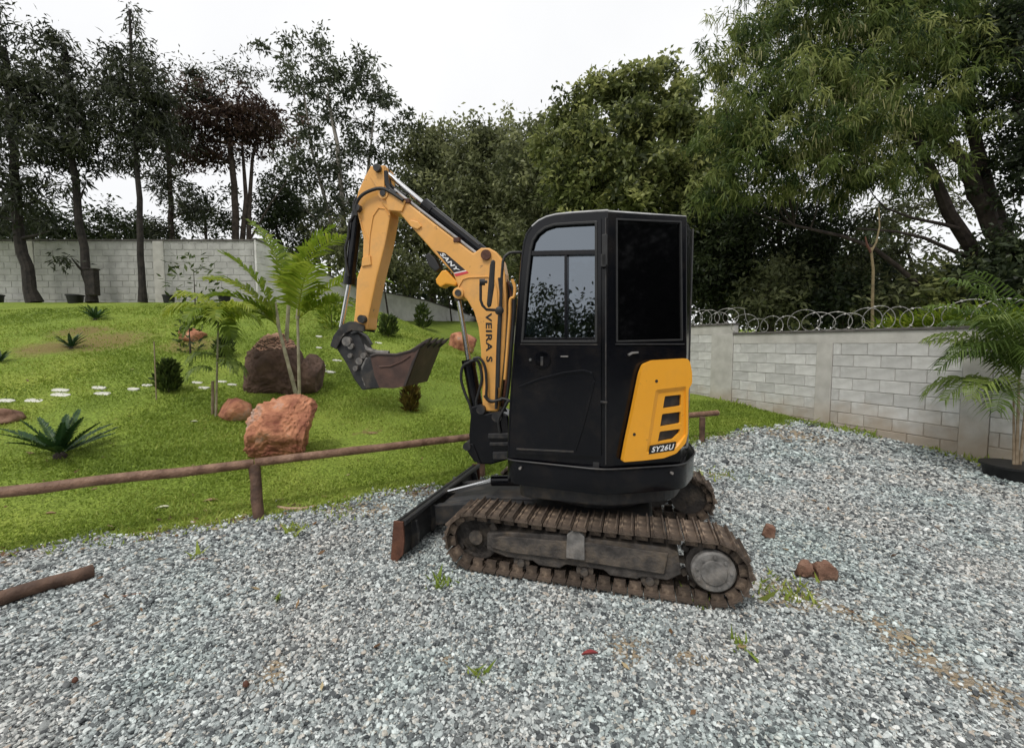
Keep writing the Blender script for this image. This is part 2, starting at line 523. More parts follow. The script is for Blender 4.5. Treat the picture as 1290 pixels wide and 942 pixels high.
# loose gravel: real stones, scattered
def gravel_stones():
    pts, scs = [], []
    bands = [(1.45, 2.4, 12500, .0058), (2.4, 3.4, 9000, .0066), (3.4, 4.8, 5200, .0082), (4.8, 6.6, 2500, .0113), (6.6, 9.5, 1150, .0152)]
    for y0, y1, dens, r in bands:
        half = 1.24 * y1 + 1.5
        n = int(dens * (y1 - y0) * 2 * half)
        X = RNG.uniform(-half, half, n); Yv = RNG.uniform(y0, y1, n)
        q, d = qd(X, Yv)
        e = (X - W0[0]) * WN[0] + (Yv - W0[1]) * WN[1]
        edge = edge_wiggle(q)
        ok = (np.abs(X) < 1.24 * Yv + 1.4) & (e > .02) & (d < edge + RNG.normal(0, .05, n))
        strip = (e < .5) & (RNG.random(n) < .55 * (1 - e / .5)); ok &= ~strip
        for p, rr in SAND:
            dd = np.hypot(X - p.x, Yv - p.y) + RNG.normal(0, rr * .3, n)
            ok &= ~((dd < rr) & (RNG.random(n) < .66))
        X, Yv = X[ok], Yv[ok]
        s = r * RNG.lognormal(0, .29, len(X))
        pts.append(np.stack([X, Yv, terrain(X, Yv) + s * RNG.uniform(-.3, .9, len(X))], -1)); scs.append(s)
    P = np.concatenate(pts); S = np.concatenate(scs)
    me = bpy.data.meshes.new('gravel_stones')
    me.vertices.add(len(P)); me.vertices.foreach_set('co', P.astype(np.float32).ravel())
    a = me.attributes.new('sc', 'FLOAT', 'POINT'); a.data.foreach_set('value', S.astype(np.float32))
    o = bpy.data.objects.new('gravel', me); COL.objects.link(o)
    tag(o, 'loose grey crushed stone covering the yard', None, None, 'stuff')
    m, nt, b = nodes_of('crushed_stone')
    N, L = nt.nodes, nt.links
    oi = N.new('ShaderNodeObjectInfo')
    ra = N.new('ShaderNodeValToRGB'); els = ra.color_ramp.elements
    els[0].position = 0; els[0].color = (.045, .05, .055, 1); els[1].position = 1; els[1].color = (.80, .82, .81, 1)
    for p, c in ((.2, (.13, .138, .14)), (.42, (.265, .285, .285)), (.6, (.37, .40, .395)), (.75, (.48, .49, .48)), (.88, (.66, .69, .68)), (.95, (.42, .36, .30))):
        e = els.new(p); e.color = rgba(c)
    L.new(oi.outputs['Random'], ra.inputs['Fac'])
    no = N.new('ShaderNodeTexNoise'); no.inputs['Scale'].default_value = 2.5; no.inputs['Detail'].default_value = 4
    tc = N.new('ShaderNodeTexCoord'); L.new(tc.outputs['Object'], no.inputs['Vector'])
    mx = N.new('ShaderNodeMixRGB'); mx.blend_type = 'OVERLAY'; mx.inputs['Fac'].default_value = .5
    L.new(ra.outputs['Color'], mx.inputs['Color1']); L.new(no.outputs['Fac'], mx.inputs['Color2'])
    ge = N.new('ShaderNodeNewGeometry'); n4 = N.new('ShaderNodeTexNoise'); n4.inputs['Scale'].default_value = 1.1; n4.inputs['Detail'].default_value = 3
    L.new(ge.outputs['Position'], n4.inputs['Vector'])
    r4 = N.new('ShaderNodeValToRGB'); e4 = r4.color_ramp.elements; e4[0].position = .3; e4[0].color = (.90, 1.0, .985, 1); e4[1].position = .72; e4[1].color = (1.03, .985, .95, 1)
    q4 = e4.new(.5); q4.color = (.975, 1.0, 1.0, 1)
    L.new(n4.outputs['Fac'], r4.inputs['Fac'])
    m4 = N.new('ShaderNodeMixRGB'); m4.blend_type = 'MULTIPLY'; m4.inputs['Fac'].default_value = 1
    L.new(mx.outputs['Color'], m4.inputs['Color1']); L.new(r4.outputs['Color'], m4.inputs['Color2'])
    L.new(m4.outputs['Color'], b.inputs['Base Color'])
    b.inputs['Roughness'].default_value = .62; b.inputs['Specular IOR Level'].default_value = .4
    ng = bpy.data.node_groups.new('gravel_scatter', 'GeometryNodeTree')
    ng.interface.new_socket('Geometry', in_out='INPUT', socket_type='NodeSocketGeometry')
    ng.interface.new_socket('Geometry', in_out='OUTPUT', socket_type='NodeSocketGeometry')
    n, l = ng.nodes, ng.links
    gi, go = n.new('NodeGroupInput'), n.new('NodeGroupOutput')
    jn = n.new('GeometryNodeJoinGeometry')
    for k in range(7):
        ico = n.new('GeometryNodeMeshIcoSphere'); ico.inputs['Subdivisions'].default_value = 2; ico.inputs['Radius'].default_value = 1
        sp = n.new('GeometryNodeSetPosition'); pos = n.new('GeometryNodeInputPosition')
        ad = n.new('ShaderNodeVectorMath'); ad.operation = 'ADD'; ad.inputs[1].default_value = (k * 7.3, k * 3.1, k * 1.7)
        vo = n.new('ShaderNodeTexVoronoi'); vo.inputs['Scale'].default_value = .85; vo.feature = 'F1'
        l.new(pos.outputs[0], ad.inputs[0]); l.new(ad.outputs[0], vo.inputs['Vector'])
        su = n.new('ShaderNodeVectorMath'); su.operation = 'SUBTRACT'; su.inputs[1].default_value = (.5, .5, .5)
        l.new(vo.outputs['Color'], su.inputs[0])
        sl = n.new('ShaderNodeVectorMath'); sl.operation = 'MULTIPLY'; sl.inputs[1].default_value = (.75, .75, .75)
        l.new(su.outputs[0], sl.inputs[0])
        l.new(ico.outputs['Mesh'], sp.inputs['Geometry']); l.new(sl.outputs[0], sp.inputs['Offset'])
        tr = n.new('GeometryNodeTransform'); rr = random.Random(k)
        tr.inputs['Scale'].default_value = (1.15 + .3 * rr.random(), .85 + .25 * rr.random(), .55 + .25 * rr.random())
        l.new(sp.outputs[0], tr.inputs['Geometry'])
        sm = n.new('GeometryNodeSetMaterial'); sm.inputs['Material'].default_value = m
        l.new(tr.outputs[0], sm.inputs['Geometry'])
        g2 = n.new('GeometryNodeGeometryToInstance'); l.new(sm.outputs[0], g2.inputs[0]); l.new(g2.outputs[0], jn.inputs[0])
    ip = n.new('GeometryNodeInstanceOnPoints'); ip.inputs['Pick Instance'].default_value = True
    rv = n.new('FunctionNodeRandomValue'); rv.data_type = 'FLOAT_VECTOR'
    rv.inputs[0].default_value = (-.5, -.5, 0); rv.inputs[1].default_value = (.5, .5, 6.283)
    na = n.new('GeometryNodeInputNamedAttribute'); na.data_type = 'FLOAT'; na.inputs['Name'].default_value = 'sc'
    l.new(gi.outputs[0], ip.inputs['Points']); l.new(jn.outputs[0], ip.inputs['Instance'])
    l.new(rv.outputs[0], ip.inputs['Rotation']); l.new(na.outputs[0], ip.inputs['Scale']); l.new(ip.outputs[0], go.inputs[0])
    md = o.modifiers.new('scatter', 'NODES'); md.node_group = ng
    me.materials.append(m)
    print('gravel stones', len(P))
gravel_stones()

# ------------------------------------------------------------------ grass blades (one mass)
M['grass'] = leaf_mat('grass_blade', (.14, .205, .030), (.25, .335, .050), (.41, .44, .105), trans=.36, rough=.6)
def grass():
    xs, ys, hs = [], [], []
    def band(d0, d1, dens, h, q0=-8.5, q1=12):
        n = int(dens * (d1 - d0) * (q1 - q0))
        q = RNG.uniform(q0, q1, n); d = RNG.uniform(d0, d1, n)
        d = d + edge_wiggle(q) * np.exp(-np.abs(d) / .6)
        X, Yv = xy(q, d)
        e = (X - W0[0]) * WN[0] + (Yv - W0[1]) * WN[1]
        ok = (np.abs(X) < 1.24 * Yv + 2.6) & (Yv > -.5) & (e > .02)
        for p, r in SOIL:
            ok &= ~((np.hypot(X - p.x, Yv - p.y) < r) & (RNG.random(n) < .7))
        xs.append(X[ok]); ys.append(Yv[ok]); hs.append(h * RNG.lognormal(0, .3, ok.sum()))
    band(-.22, -.02, 500, .03)
    band(-.06, .5, 4200, .027)
    band(.5, 2.0, 4600, .024)
    band(2.0, 4.2, 3000, .025)
    band(4.2, 7.5, 1300, .028, -10.5, 13)
    band(7.5, 12.0, 520, .034, -12, 10)
    # strip along the foot of the right wall and a few weeds in the gravel
    n = 1700
    s = RNG.uniform(-2.6, 3.2, n); e = np.abs(RNG.normal(0, .16, n)) + .01
    keep = (np.sin(s * 3.1) + np.sin(s * 7.7 + 1) * .6 + RNG.normal(0, .5, n)) > .1
    xs.append((W0[0] + WD[0] * s + WN[0] * e)[keep]); ys.append((W0[1] + WD[1] * s + WN[1] * e)[keep]); hs.append(.05 * RNG.lognormal(0, .4, keep.sum()))
    for px, py, r, k in ((372, 668, .05, 45), (555, 735, .05, 50), (935, 815, .03, 25), (347, 757, .015, 12), (980, 742, .10, 90), (430, 648, .1, 50), (880, 765, .04, 20), (700, 705, .02, 8), (600, 850, .02, 14), (1010, 752, .06, 40), (250, 700, .03, 14), (905, 600, .12, 60)):
        p = hit(px, py)
        xs.append(p.x + RNG.normal(0, r, k)); ys.append(p.y + RNG.normal(0, r, k)); hs.append(.035 * RNG.lognormal(0, .4, k))
    X = np.concatenate(xs); Yv = np.concatenate(ys); Hh = np.concatenate(hs)
    n = len(X)
    Zv = terrain(X, Yv) + .006
    az = RNG.uniform(0, 2 * PI, n); w = Hh * RNG.uniform(.10, .17, n) + .0012 * Yv
    lean = Hh * RNG.uniform(.25, 1.3, n); az2 = RNG.uniform(0, 2 * PI, n)
    base = np.stack([X, Yv, Zv], -1)
    side = np.stack([np.cos(az), np.sin(az), np.zeros(n)], -1) * w[:, None]
    tip = base + np.stack([np.cos(az2) * lean, np.sin(az2) * lean, Hh], -1)
    V = np.stack([base - side, base + side, tip], 1).reshape(-1, 3)
    F = np.arange(3 * n).reshape(-1, 3)
    clump = .5 + .2 * np.sin(X * 1.1 + 2 * np.sin(Yv * .7)) * np.sin(Yv * 1.4 + X * .4) + .14 * np.sin(X * 3.7 + 1.7 * np.sin(Yv * 2.9)) * np.sin(Yv * 4.3 - X * 1.6)
    t = np.clip(clump + RNG.normal(0, .13, n), 0, 1)
    o = np_mesh('grass', V, F, M['grass'], tint=np.repeat(t, 3), origin=(0, 0, 0))
    tag(o, 'short green lawn grass', None, None, 'stuff')
    print('grass blades', n)
grass()

# ================================================================== RIGHT BLOCK WALL
M['block'] = mat('concrete_block', (.47, .465, .445), (.59, .585, .565), rough=.9, scale=6, bump=.35, bscale=90, obj_random=.13)
M['mortar'] = mat('mortar', (.37, .36, .335), (.44, .425, .40), rough=.95, scale=10, bump=.3)
M['concrete'] = mat('cast_concrete', (.41, .395, .365), (.52, .505, .47), rough=.9, scale=4, bump=.3, bscale=50)
def wall_stain(m):
    """earth splashed up the foot of the wall: a stain that follows height above the ground"""
    nt = m.node_tree; N, L = nt.nodes, nt.links
    b = N['Principled BSDF']
    src = b.inputs['Base Color'].links[0].from_socket
    ge = N.new('ShaderNodeNewGeometry'); sx = N.new('ShaderNodeSeparateXYZ'); L.new(ge.outputs['Position'], sx.inputs[0])
    no = N.new('ShaderNodeTexNoise'); no.inputs['Scale'].default_value = 3.5; no.inputs['Detail'].default_value = 6
    L.new(ge.outputs['Position'], no.inputs['Vector'])
    ad = N.new('ShaderNodeMath'); ad.operation = 'MULTIPLY_ADD'; ad.inputs[1].default_value = -.8; L.new(no.outputs['Fac'], ad.inputs[0]); L.new(sx.outputs['Z'], ad.inputs[2])
    mr = N.new('ShaderNodeMapRange'); mr.inputs['From Min'].default_value = -.28; mr.inputs['From Max'].default_value = .22; mr.inputs['To Min'].default_value = .6; mr.inputs['To Max'].default_value = 0
    L.new(ad.outputs[0], mr.inputs['Value'])
    mx = N.new('ShaderNodeMixRGB'); mx.inputs['Color2'].default_value = (.33, .235, .14, 1)
    L.new(mr.outputs[0], mx.inputs['Fac']); L.new(src, mx.inputs['Color1']); L.new(mx.outputs['Color'], b.inputs['Base Color'])
for k in ('block', 'mortar', 'concrete'): wall_stain(M[k])
M['cap'] = mat('dark_coping', (.07, .065, .06), (.13, .12, .11), rough=.9, scale=8, bump=.3)

WF = Frame(W0, WD, WN)
def s_of(px): return WF.px(px, 430)[0]

def block_mesh():
    bm = bmesh.new()
    bmesh.ops.create_cube(bm, size=1)
    for v in bm.verts: v.co = Vector((v.co.x * .39, v.co.y * .03, v.co.z * .19))
    bmesh.ops.bevel(bm, geom=bm.edges[:], offset=.006, segments=1, affect='EDGES')
    me = bpy.data.meshes.new('block'); bm.to_mesh(me); bm.free(); me.materials.append(M['block'])
    return me
BLOCK = block_mesh()
W_ROT = math.atan2(WD[1], WD[0])

def block_wall(name, label, s0, s1, top, cols, end_blocks, nblocks):
    root = thing(name, label, 'wall', WF.w((s0 + s1) / 2, 0)); root['kind'] = 'thing'
    th = .14
    MB().box(WF.w((s0 + s1) / 2, (top - .2 - .6) / 2, -th / 2 - .012), (s1 - s0, th, top - .2 + .6), (WF.u, WF.n, WF.z)).build('mortar_core', M['mortar'], root)
    MB().box(WF.w((s0 + s1) / 2, top - .1, -th / 2 + .0), (s1 - s0, th + .006, .2), (WF.u, WF.n, WF.z)).build('bond_beam', M['concrete'], root, bevel=.006)
    MB().box(WF.w((s0 + s1) / 2, top + .02, -th / 2), (s1 - s0 + .02, th + .05, .04), (WF.u, WF.n, WF.z)).build('coping', M['cap'], root, bevel=.006)
    for c0, c1 in cols:
        MB().box(WF.w((c0 + c1) / 2, (top - .2 - .6) / 2 , -th / 2 + .008), (c1 - c0, th + .02, top - .2 + .6), (WF.u, WF.n, WF.z)).build('column', M['concrete'], root, bevel=.006)
    spans, a = [], s0
    for c0, c1 in sorted(cols):
        if c0 - a > .1: spans.append((a, c0))
        a = c1
    if end_blocks - a > .1: spans.append((a, end_blocks))
    rr = random.Random(3)
    for row in range(9):
        zc = top - .2 - .1 - row * .2
        if zc < -.2: break
        for a, b in spans:
            x = a + .005 - (.2 if row % 2 else 0)
            while x < b - .04:
                x0, x1 = max(x, a + .005), min(x + .39, b - .005)
                if x1 - x0 > .05:
                    o = bpy.data.objects.new('block', BLOCK); COL.objects.link(o)
                    place(o, root, WF.w((x0 + x1) / 2, zc, -.015 + rr.uniform(-.003, .004)))
                    o.rotation_euler = (rr.uniform(-.008, .008), rr.uniform(-.006, .006), W_ROT + rr.uniform(-.006, .006))
                    o.scale = ((x1 - x0) / .39, 1, 1)
                x += .4
    return root
c1 = (s_of(1050), s_of(1030)); c2 = (s_of(1254), s_of(1216))
s_step = s_of(924)
block_wall('block_wall', 'long low grey block wall on the right with brown stained foot and concrete columns', -4.2, s_step, 1.77, [c1, c2, (-2.9, -2.6)], s_step, 0)
block_wall('block_wall', 'taller pale block wall section stepping up behind the cab, with grass at its foot', s_step + .003, 11.0, 1.98, [(s_step + .003, s_of(897)), (6.4, 6.65)], 6.4, 0)

# razor wire coil on the wall
M['wire'] = mat('galvanised_wire', (.22, .215, .20), (.42, .41, .39), rough=.5, metal=.5, scale=30)
def razor_wire():
    mb, barbs = MB(), MB()
    rr = random.Random(5)
    s = 5.6
    pts = []
    turns = 0
    a = 0
    while s > -4.2:
        top = (1.77 if s < s_step else 1.98) + .045
        R = .165 + .022 * math.sin(a * .21) + .015 * math.sin(a * .47)
        p = WF.w(s, top + R * .96 + R * math.sin(a), -.07 + R * math.cos(a) * .72)
        p += WF.u * (R * (.75 + .25 * math.sin(a * .13)) * math.cos(a + .1))
        pts.append(p)
        a += 2 * PI / 22
        s -= (.27 + .05 * math.sin(a * .09)) / 22
    mb.tube(pts, .0062, 6)
    for i in range(4, len(pts) - 1, 4):
        p = pts[i]; t = (pts[i + 1] - pts[i]).normalized(); n = t.orthogonal().normalized()
        mb.add([p - n * .02 - t * .012, p - n * .02 + t * .012, p + n * .02 + t * .012, p + n * .02 - t * .012], [(0, 1, 2, 3)])
    o = mb.build('razor_wire', M['wire'], origin=WF.w(0, 1.8, -.06))
    tag(o, 'coil of silver razor wire looping along the top of the low block wall', 'razor wire')
razor_wire()

# ================================================================== FAR WALLS
M['farblock'] = mat('weathered_block', (.33, .325, .31), (.45, .445, .425), rough=.9, scale=3, bump=.3, bscale=40)
M['paleblock'] = mat('shade_offset_block', (.56, .55, .53), (.70, .69, .67), rough=.9, scale=3, bump=.3, bscale=40)  # same block wall, colour lightened to make up for the shade on it
def far_block_wall(name, label, p0, p1, base0, base1, top0, top1, course, nrm, cols=True, m_=None):
    m_ = m_ or M['farblock']
    p0, p1 = Vector((p0[0], p0[1], 0)), Vector((p1[0], p1[1], 0))
    L_ = (p1 - p0).length
    fr = Frame(p0, p1 - p0, nrm)
    root = thing(name, label, 'wall', fr.w(L_ / 2, min(base0, base1))); root['kind'] = 'thing'
    top = lambda a: top0 + (top1 - top0) * a / L_
    low = min(base0, base1) - .5
    MB().plate([(0, low), (L_, low), (L_, top1), (0, top0)], [], fr, -.16, -.012).build('mortar_core', m_, root)
    MB().plate([(0, top0), (L_, top1), (L_, top1 + .06), (0, top0 + .06)], [], fr, -.18, .02).build('coping', M['cap'], root)
    bl = MB()
    rr = random.Random(9)
    row = 0
    z = low
    while z < max(top0, top1) - .03:
        x = -.2 if row % 2 else 0
        while x < L_:
            x0, x1 = max(x + .006, 0), min(x + .394, L_)
            if x1 - x0 > .05:
                tz = min(top((x0 + x1) / 2), top(x0), top(x1)) - .002
                z1 = min(z + .19, tz)
                c = rr.uniform(-.003, .005)
                if z1 - z > .03:
                    bl.add([fr.w(x0, z, -.012), fr.w(x1, z, -.012), fr.w(x1, z1, -.012), fr.w(x0, z1, -.012), fr.w(x0 + .008, z + .008, c), fr.w(x1 - .008, z + .008, c), fr.w(x1 - .008, z1 - .008, c), fr.w(x0 + .008, z1 - .008, c)],
                           [(4, 5, 6, 7), (0, 1, 5, 4), (1, 2, 6, 5), (2, 3, 7, 6), (3, 0, 4, 7)])
            x += .4
        z += .2; row += 1
    tag(bl.build('blocks', m_, root), kind='stuff')
    return root, fr, L_, low
WY = 14.3
cx0 = at_y(322, 380, WY).x
r_, fr_, L_, low_ = far_block_wall('perimeter_wall', 'high weathered block wall across the top of the lawn behind the tall trees', (-34, WY), (cx0, WY), 2.9, 2.9, at_y(200, 304, WY).z, at_y(300, 304, WY).z, .2, (0, -1))
for px in (203, 40, -60):
    a = at_y(px, 380, WY).x + 34
    MB().box(fr_.w(a, (low_ + 4.92) / 2, -.06), (.34, .16, 4.92 - low_), (fr_.u, fr_.n, fr_.z)).build('column', M['concrete'], r_, bevel=.008)
w2 = [(322, 14.3, 302), (440, 18.5, 360), (537, 23.5, 379), (600, 28, 400)]
P2 = [at_y(p, t, y) for p, y, t in w2]
bases = [2.93, 2.86, 2.75, 2.42]
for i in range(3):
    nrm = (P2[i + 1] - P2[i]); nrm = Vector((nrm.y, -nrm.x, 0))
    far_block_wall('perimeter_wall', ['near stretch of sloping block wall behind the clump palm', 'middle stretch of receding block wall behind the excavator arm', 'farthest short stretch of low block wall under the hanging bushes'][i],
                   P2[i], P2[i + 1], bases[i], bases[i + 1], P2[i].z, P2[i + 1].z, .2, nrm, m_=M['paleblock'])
we = WF.w(11.0, 0)
far_block_wall('perimeter_wall', 'back stretch of block wall joining the two side walls behind the excavator', (P2[3].x, P2[3].y), (we.x, we.y), 1.2, .6, P2[3].z, 2.0, .2, (-.6, -1))

# ================================================================== EXCAVATOR
EX_O = Vector((.665, 3.405, 0))
TA, UA = math.radians(164), math.radians(156)
def mk_frame(a):
    f = Vector((math.cos(a), math.sin(a), 0)); return f, Vector((-f.y, f.x, 0))
TF, TL = mk_frame(TA)
UF, UL = mk_frame(UA)
ZV = Vector((0, 0, 1))
def tw(x, y, z): return EX_O + TF * x + TL * y + ZV * z
def uw(x, y, z): return EX_O + UF * x + UL * y + ZV * z
def ul(p): d = Vector(p) - EX_O; return d.dot(UF), d.dot(UL)
def box_t(mb, x0, x1, y0, y1, z0, z1): return mb.box(tw((x0 + x1) / 2, (y0 + y1) / 2, (z0 + z1) / 2), (x1 - x0, y1 - y0, z1 - z0), (TF, TL, ZV))
def box_u(mb, x0, x1, y0, y1, z0, z1): return mb.box(uw((x0 + x1) / 2, (y0 + y1) / 2, (z0 + z1) / 2), (x1 - x0, y1 - y0, z1 - z0), (UF, UL, ZV))
EX = thing('mini_excavator', 'black and orange mini excavator parked on the grey gravel with its bucket raised', 'excavator', EX_O)

# ---- crawler tracks
def shoe_mesh():
    mb = MB(); X, Y, Z = Vector((1, 0, 0)), Vector((0, 1, 0)), Vector((0, 0, 1))
    mb.box((0, 0, .006), (.088, .298, .014))
    mb.add([(-.040, -.149, .012), (-.026, -.149, .012), (-.028, -.149, .034), (-.036, -.149, .034), (-.040, .149, .012), (-.026, .149, .012), (-.028, .149, .034), (-.036, .149, .034)],
           [(0, 1, 2, 3), (7, 6, 5, 4), (0, 4, 5, 1), (1, 5, 6, 2), (2, 6, 7, 3), (3, 7, 4, 0)])
    mb.add([(.020, -.149, .012), (.032, -.149, .012), (.029, -.149, .024), (.023, -.149, .024), (.020, .149, .012), (.032, .149, .012), (.029, .149, .024), (.023, .149, .024)],
           [(0, 1, 2, 3), (7, 6, 5, 4), (0, 4, 5, 1), (1, 5, 6, 2), (2, 6, 7, 3), (3, 7, 4, 0)])
    mb.box((0, .09, -.022), (.07, .035, .045)); mb.box((0, -.09, -.022), (.07, .035, .045))
    me = bpy.data.meshes.new('track_shoe'); me.from_pydata(mb.v, [], mb.f)
    bm = bmesh.new(); bm.from_mesh(me); bmesh.ops.recalc_face_normals(bm, faces=bm.faces); bm.to_mesh(me); bm.free()
    me.materials.append(M['mud']); return me
SHOE = shoe_mesh()
def crawler(sd):
    yc = .625 * sd
    lab = None
    fr = MB()
    y0, y1 = yc - .10, yc + .10
    frm = Frame(tw(0, yc, 0), TF, TL * sd)
    prof = [(-.56, .30), (-.50, .325), (.10, .325), (.50, .30), (.66, .27), (.66, .16), (.52, .125), (.34, .125), (.30, .10), (.16, .10), (.12, .13), (-.12, .13), (-.16, .10), (-.32, .10), (-.36, .12), (-.50, .12), (-.58, .17)]
    fr.prism(prof, frm, -.11, .105)
    t = fr.build('track_frame', M['frame'], EX, bevel=.008)
    MB().prism([(-.50, .295), (.05, .30), (.05, .175), (-.48, .165)], frm, .107, .122).build('side_plate', M['frame'], t, bevel=.004)
    MB().prism([(.10, .292), (.55, .272), (.62, .25), (.62, .19), (.52, .17), (.10, .175)], frm, .107, .124).build('side_plate', M['frame'], t, bevel=.004)
    MB().prism([(.0, .345), (.03, .375), (.08, .375), (.11, .345), (.115, .19), (-.005, .19)], frm, .105, .14).build('carrier_bracket', M['greymetal'], t, bevel=.008)
    MB().cyl(tw(.055, yc - .06 * sd, .355), tw(.055, yc + .09 * sd, .355), .038, 14).build('carrier_roller', M['frame'], t, smooth=True)
    for x in (.42, .0, -.40):
        MB().cyl(tw(x, yc - .09 * sd, .10), tw(x, yc + .09 * sd, .10), .055, 16).build('track_roller', M['frame'], t, smooth=True)
        MB().cyl(tw(x, yc + .09 * sd, .10), tw(x, yc + .115 * sd, .10), .025, 10).build('roller_hub', M['frame'], t, smooth=True)
    # idler
    ix, iz = .755, .215
    o = MB()
    pts = [(-.05, .155), (-.045, .165), (.045, .165), (.05, .155), (.05, .12), (.03, .105), (.03, .05), (.07, .05), (.07, 0)]
    o.tube([tw(ix, yc + a * sd, iz) for a, r in pts], [max(r, .001) for a, r in pts], 28)
    o.build('idler_wheel', M['frame'], t, smooth=True)
    # sprocket with teeth and drive motor cover
    sx = -.755
    o = MB()
    pts = [(-.06, .15), (.05, .15), (.06, .14), (.06, .12), (.085, .118), (.09, .11), (.09, 0)]
    o.tube([tw(sx, yc + a * sd, iz) for a, r in pts], [max(r, .001) for a, r in pts], 28)
    for k in range(13):
        a = 2 * PI * k / 13
        e1 = TF * math.cos(a) + ZV * math.sin(a); e2 = -TF * math.sin(a) + ZV * math.cos(a)
        o.box(tw(sx, yc, iz) + e1 * .16, (.05, .045, .03), (e1, TL, e2))
    o.build('drive_sprocket', M['frame'], t, smooth=True)
    o = MB()
    pts = [(.085, .125), (.115, .122), (.125, .112), (.125, .075), (.135, .07), (.135, 0)]
    o.tube([tw(sx, yc + a * sd, iz) for a, r in pts], [max(r, .001) for a, r in pts], 28)
    mc = o.build('motor_cover', M['greymetal'], t, smooth=True)
    o = MB()
    for k in range(9):
        a = 2 * PI * k / 9 + .2
        c = tw(sx, yc + .125 * sd, iz) + (TF * math.cos(a) + ZV * math.sin(a)) * .094
        o.cyl(c, c + TL * sd * .012, .009, 6)
    tag(o.build('cover_bolts', M['greymetal'], t), kind='stuff')
    # shoes along the oval
    R, hx, zc = .182, .755, .216
    per = 4 * hx + 2 * PI * R
    n = 44
    rr = random.Random(4 + sd)
    for i in range(n):
        u = per * (i + .3) / n
        if u < 2 * hx: x, z, nx, nz, tx, tz = hx - u, zc - R, 0, -1, -1, 0
        elif u < 2 * hx + PI * R:
            a = (u - 2 * hx) / R; nx, nz = -math.sin(a), -math.cos(a); x, z = -hx + R * nx, zc + R * nz; tx, tz = -math.cos(a), math.sin(a)
        elif u < 4 * hx + PI * R:
            v = u - 2 * hx - PI * R; x = -hx + v; sag = -.016 * math.sin(PI * v / (2 * hx)) ** 2 * (1 if v > hx else .4); z, nx, nz, tx, tz = zc + R + sag, 0, 1, 1, 0
        else:
            a = (u - 4 * hx - PI * R) / R; nx, nz = math.sin(a), math.cos(a); x, z = hx + R * nx, zc + R * nz; tx, tz = math.cos(a), -math.sin(a)
        T = (TF * tx + ZV * tz); N_ = (TF * nx + ZV * nz); Y_ = N_.cross(T)
        mtx = Matrix((T, Y_, N_)).transposed()
        o = bpy.data.objects.new('track_shoe', SHOE); COL.objects.link(o)
        place(o, t, tw(x, yc + rr.uniform(-.003, .003), z))
        e = mtx.to_euler(); o.rotation_euler = e
    return t
crawler(1)
crawler(-1)

# ---- lower frame, slew ring, blade
mb = MB(); box_t(mb, -.42, .42, -.50, .50, .22, .40); box_t(mb, -.30, .30, -.52, .52, .16, .30)
mb.build('centre_frame', M['dark'], EX, bevel=.02)
MB().cyl(EX_O + ZV * .40, EX_O + ZV * .56, .40, 36).build('slew_ring', M['dark'], EX, smooth=True)
for y in (.30, -.30):
    mb = MB()
    fy = Frame(tw(0, y, 0), TF, TL)
    mb.prism([(.30, .36), (.75, .34), (1.24, .26), (1.24, .10), (.75, .20), (.30, .24)], fy, -.035, .035)
    mb.build('blade_arm', M['dark'], EX, bevel=.006)
fb = Frame(tw(0, 0, 0), TF, TL)
MB().prism([(.36, .37), (.80, .345), (1.22, .25), (1.22, .16), (.80, .22), (.36, .25)], fb, -.24, .24).build('blade_frame', M['dark'], EX, bevel=.01)
prof = [(1.335, .01), (1.30, .03), (1.285, .10), (1.285, .18), (1.30, .26), (1.325, .295), (1.345, .29), (1.325, .25), (1.312, .18), (1.315, .10), (1.335, .05), (1.365, .012)]
bl = MB().prism(prof, fb, -.765, .765).build('dozer_blade', M['dark'], EX, bevel=.004)
MB().prism([(1.355, .0), (1.37, .012), (1.34, .075), (1.318, .08), (1.316, .07)], fb, -.772, .772).build('cutting_edge', M['rust'], bl, bevel=.003)
for y in (.772, -.772):
    MB().prism([(1.27, .30), (1.345, .30), (1.375, .01), (1.33, .0), (1.275, .06), (1.262, .16)], Frame(tw(0, y, 0), TF, TL), -.008, .008).build('blade_end_plate', M['rust'], bl, bevel=.003, label='rusty brown end plate of the blade')
for y in (.62, .30, .0, -.30, -.62):
    MB().prism([(1.292, .27), (1.29, .03), (1.235, .08), (1.225, .17), (1.245, .25)], Frame(tw(0, y, 0), TF, TL), -.012, .012).build('blade_rib', M['dark'], bl, bevel=.003)
mb = MB(); mb.tube([tw(1.275, -.765, .287), tw(1.275, .765, .287)], .022, 8); mb.build('blade_top_tube', M['dark'], bl, smooth=True)
mb = MB(); mb.tube([tw(.45, .05, .45), tw(.85, .05, .415)], .045, 12); o = mb.build('blade_cylinder', M['black'], EX, smooth=True)
mb = MB(); mb.tube([tw(.85, .05, .415), tw(1.28, .05, .27)], .02, 10); mb.build('blade_cylinder_rod', M['chrome'], o, smooth=True)

# ---- house plan, measured from the photograph at real distances
Cw = at_y(765, 440, 2.72); ZT = at_y(765, 267, 2.72).z; ZB = at_y(770, 589, 2.72).z
Fw = at_z(640, 577, ZB)
Rw = at_z(865, 274, ZT)
Cl, Fl, Rl = ul(Cw), ul(Fw), ul(Rw)
CW_ = .95                                                        # cab width
SFr = Frame(Cw, Fw - Cw, Vector((Fw.y - Cw.y, -(Fw.x - Cw.x), 0)))
if SFr.n.dot(Vector((0, -1, 0))) < 0: SFr.n = -SFr.n
RFr = Frame(Cw, Rw - Cw, Vector((Rw.y - Cw.y, -(Rw.x - Cw.x), 0)))
if RFr.n.dot(Vector((0, -1, 0))) < 0: RFr.n = -RFr.n
LEN_S = (Vector((Fw.x, Fw.y)) - Vector((Cw.x, Cw.y))).length
LEN_R = (Vector((Rw.x, Rw.y)) - Vector((Cw.x, Cw.y))).length
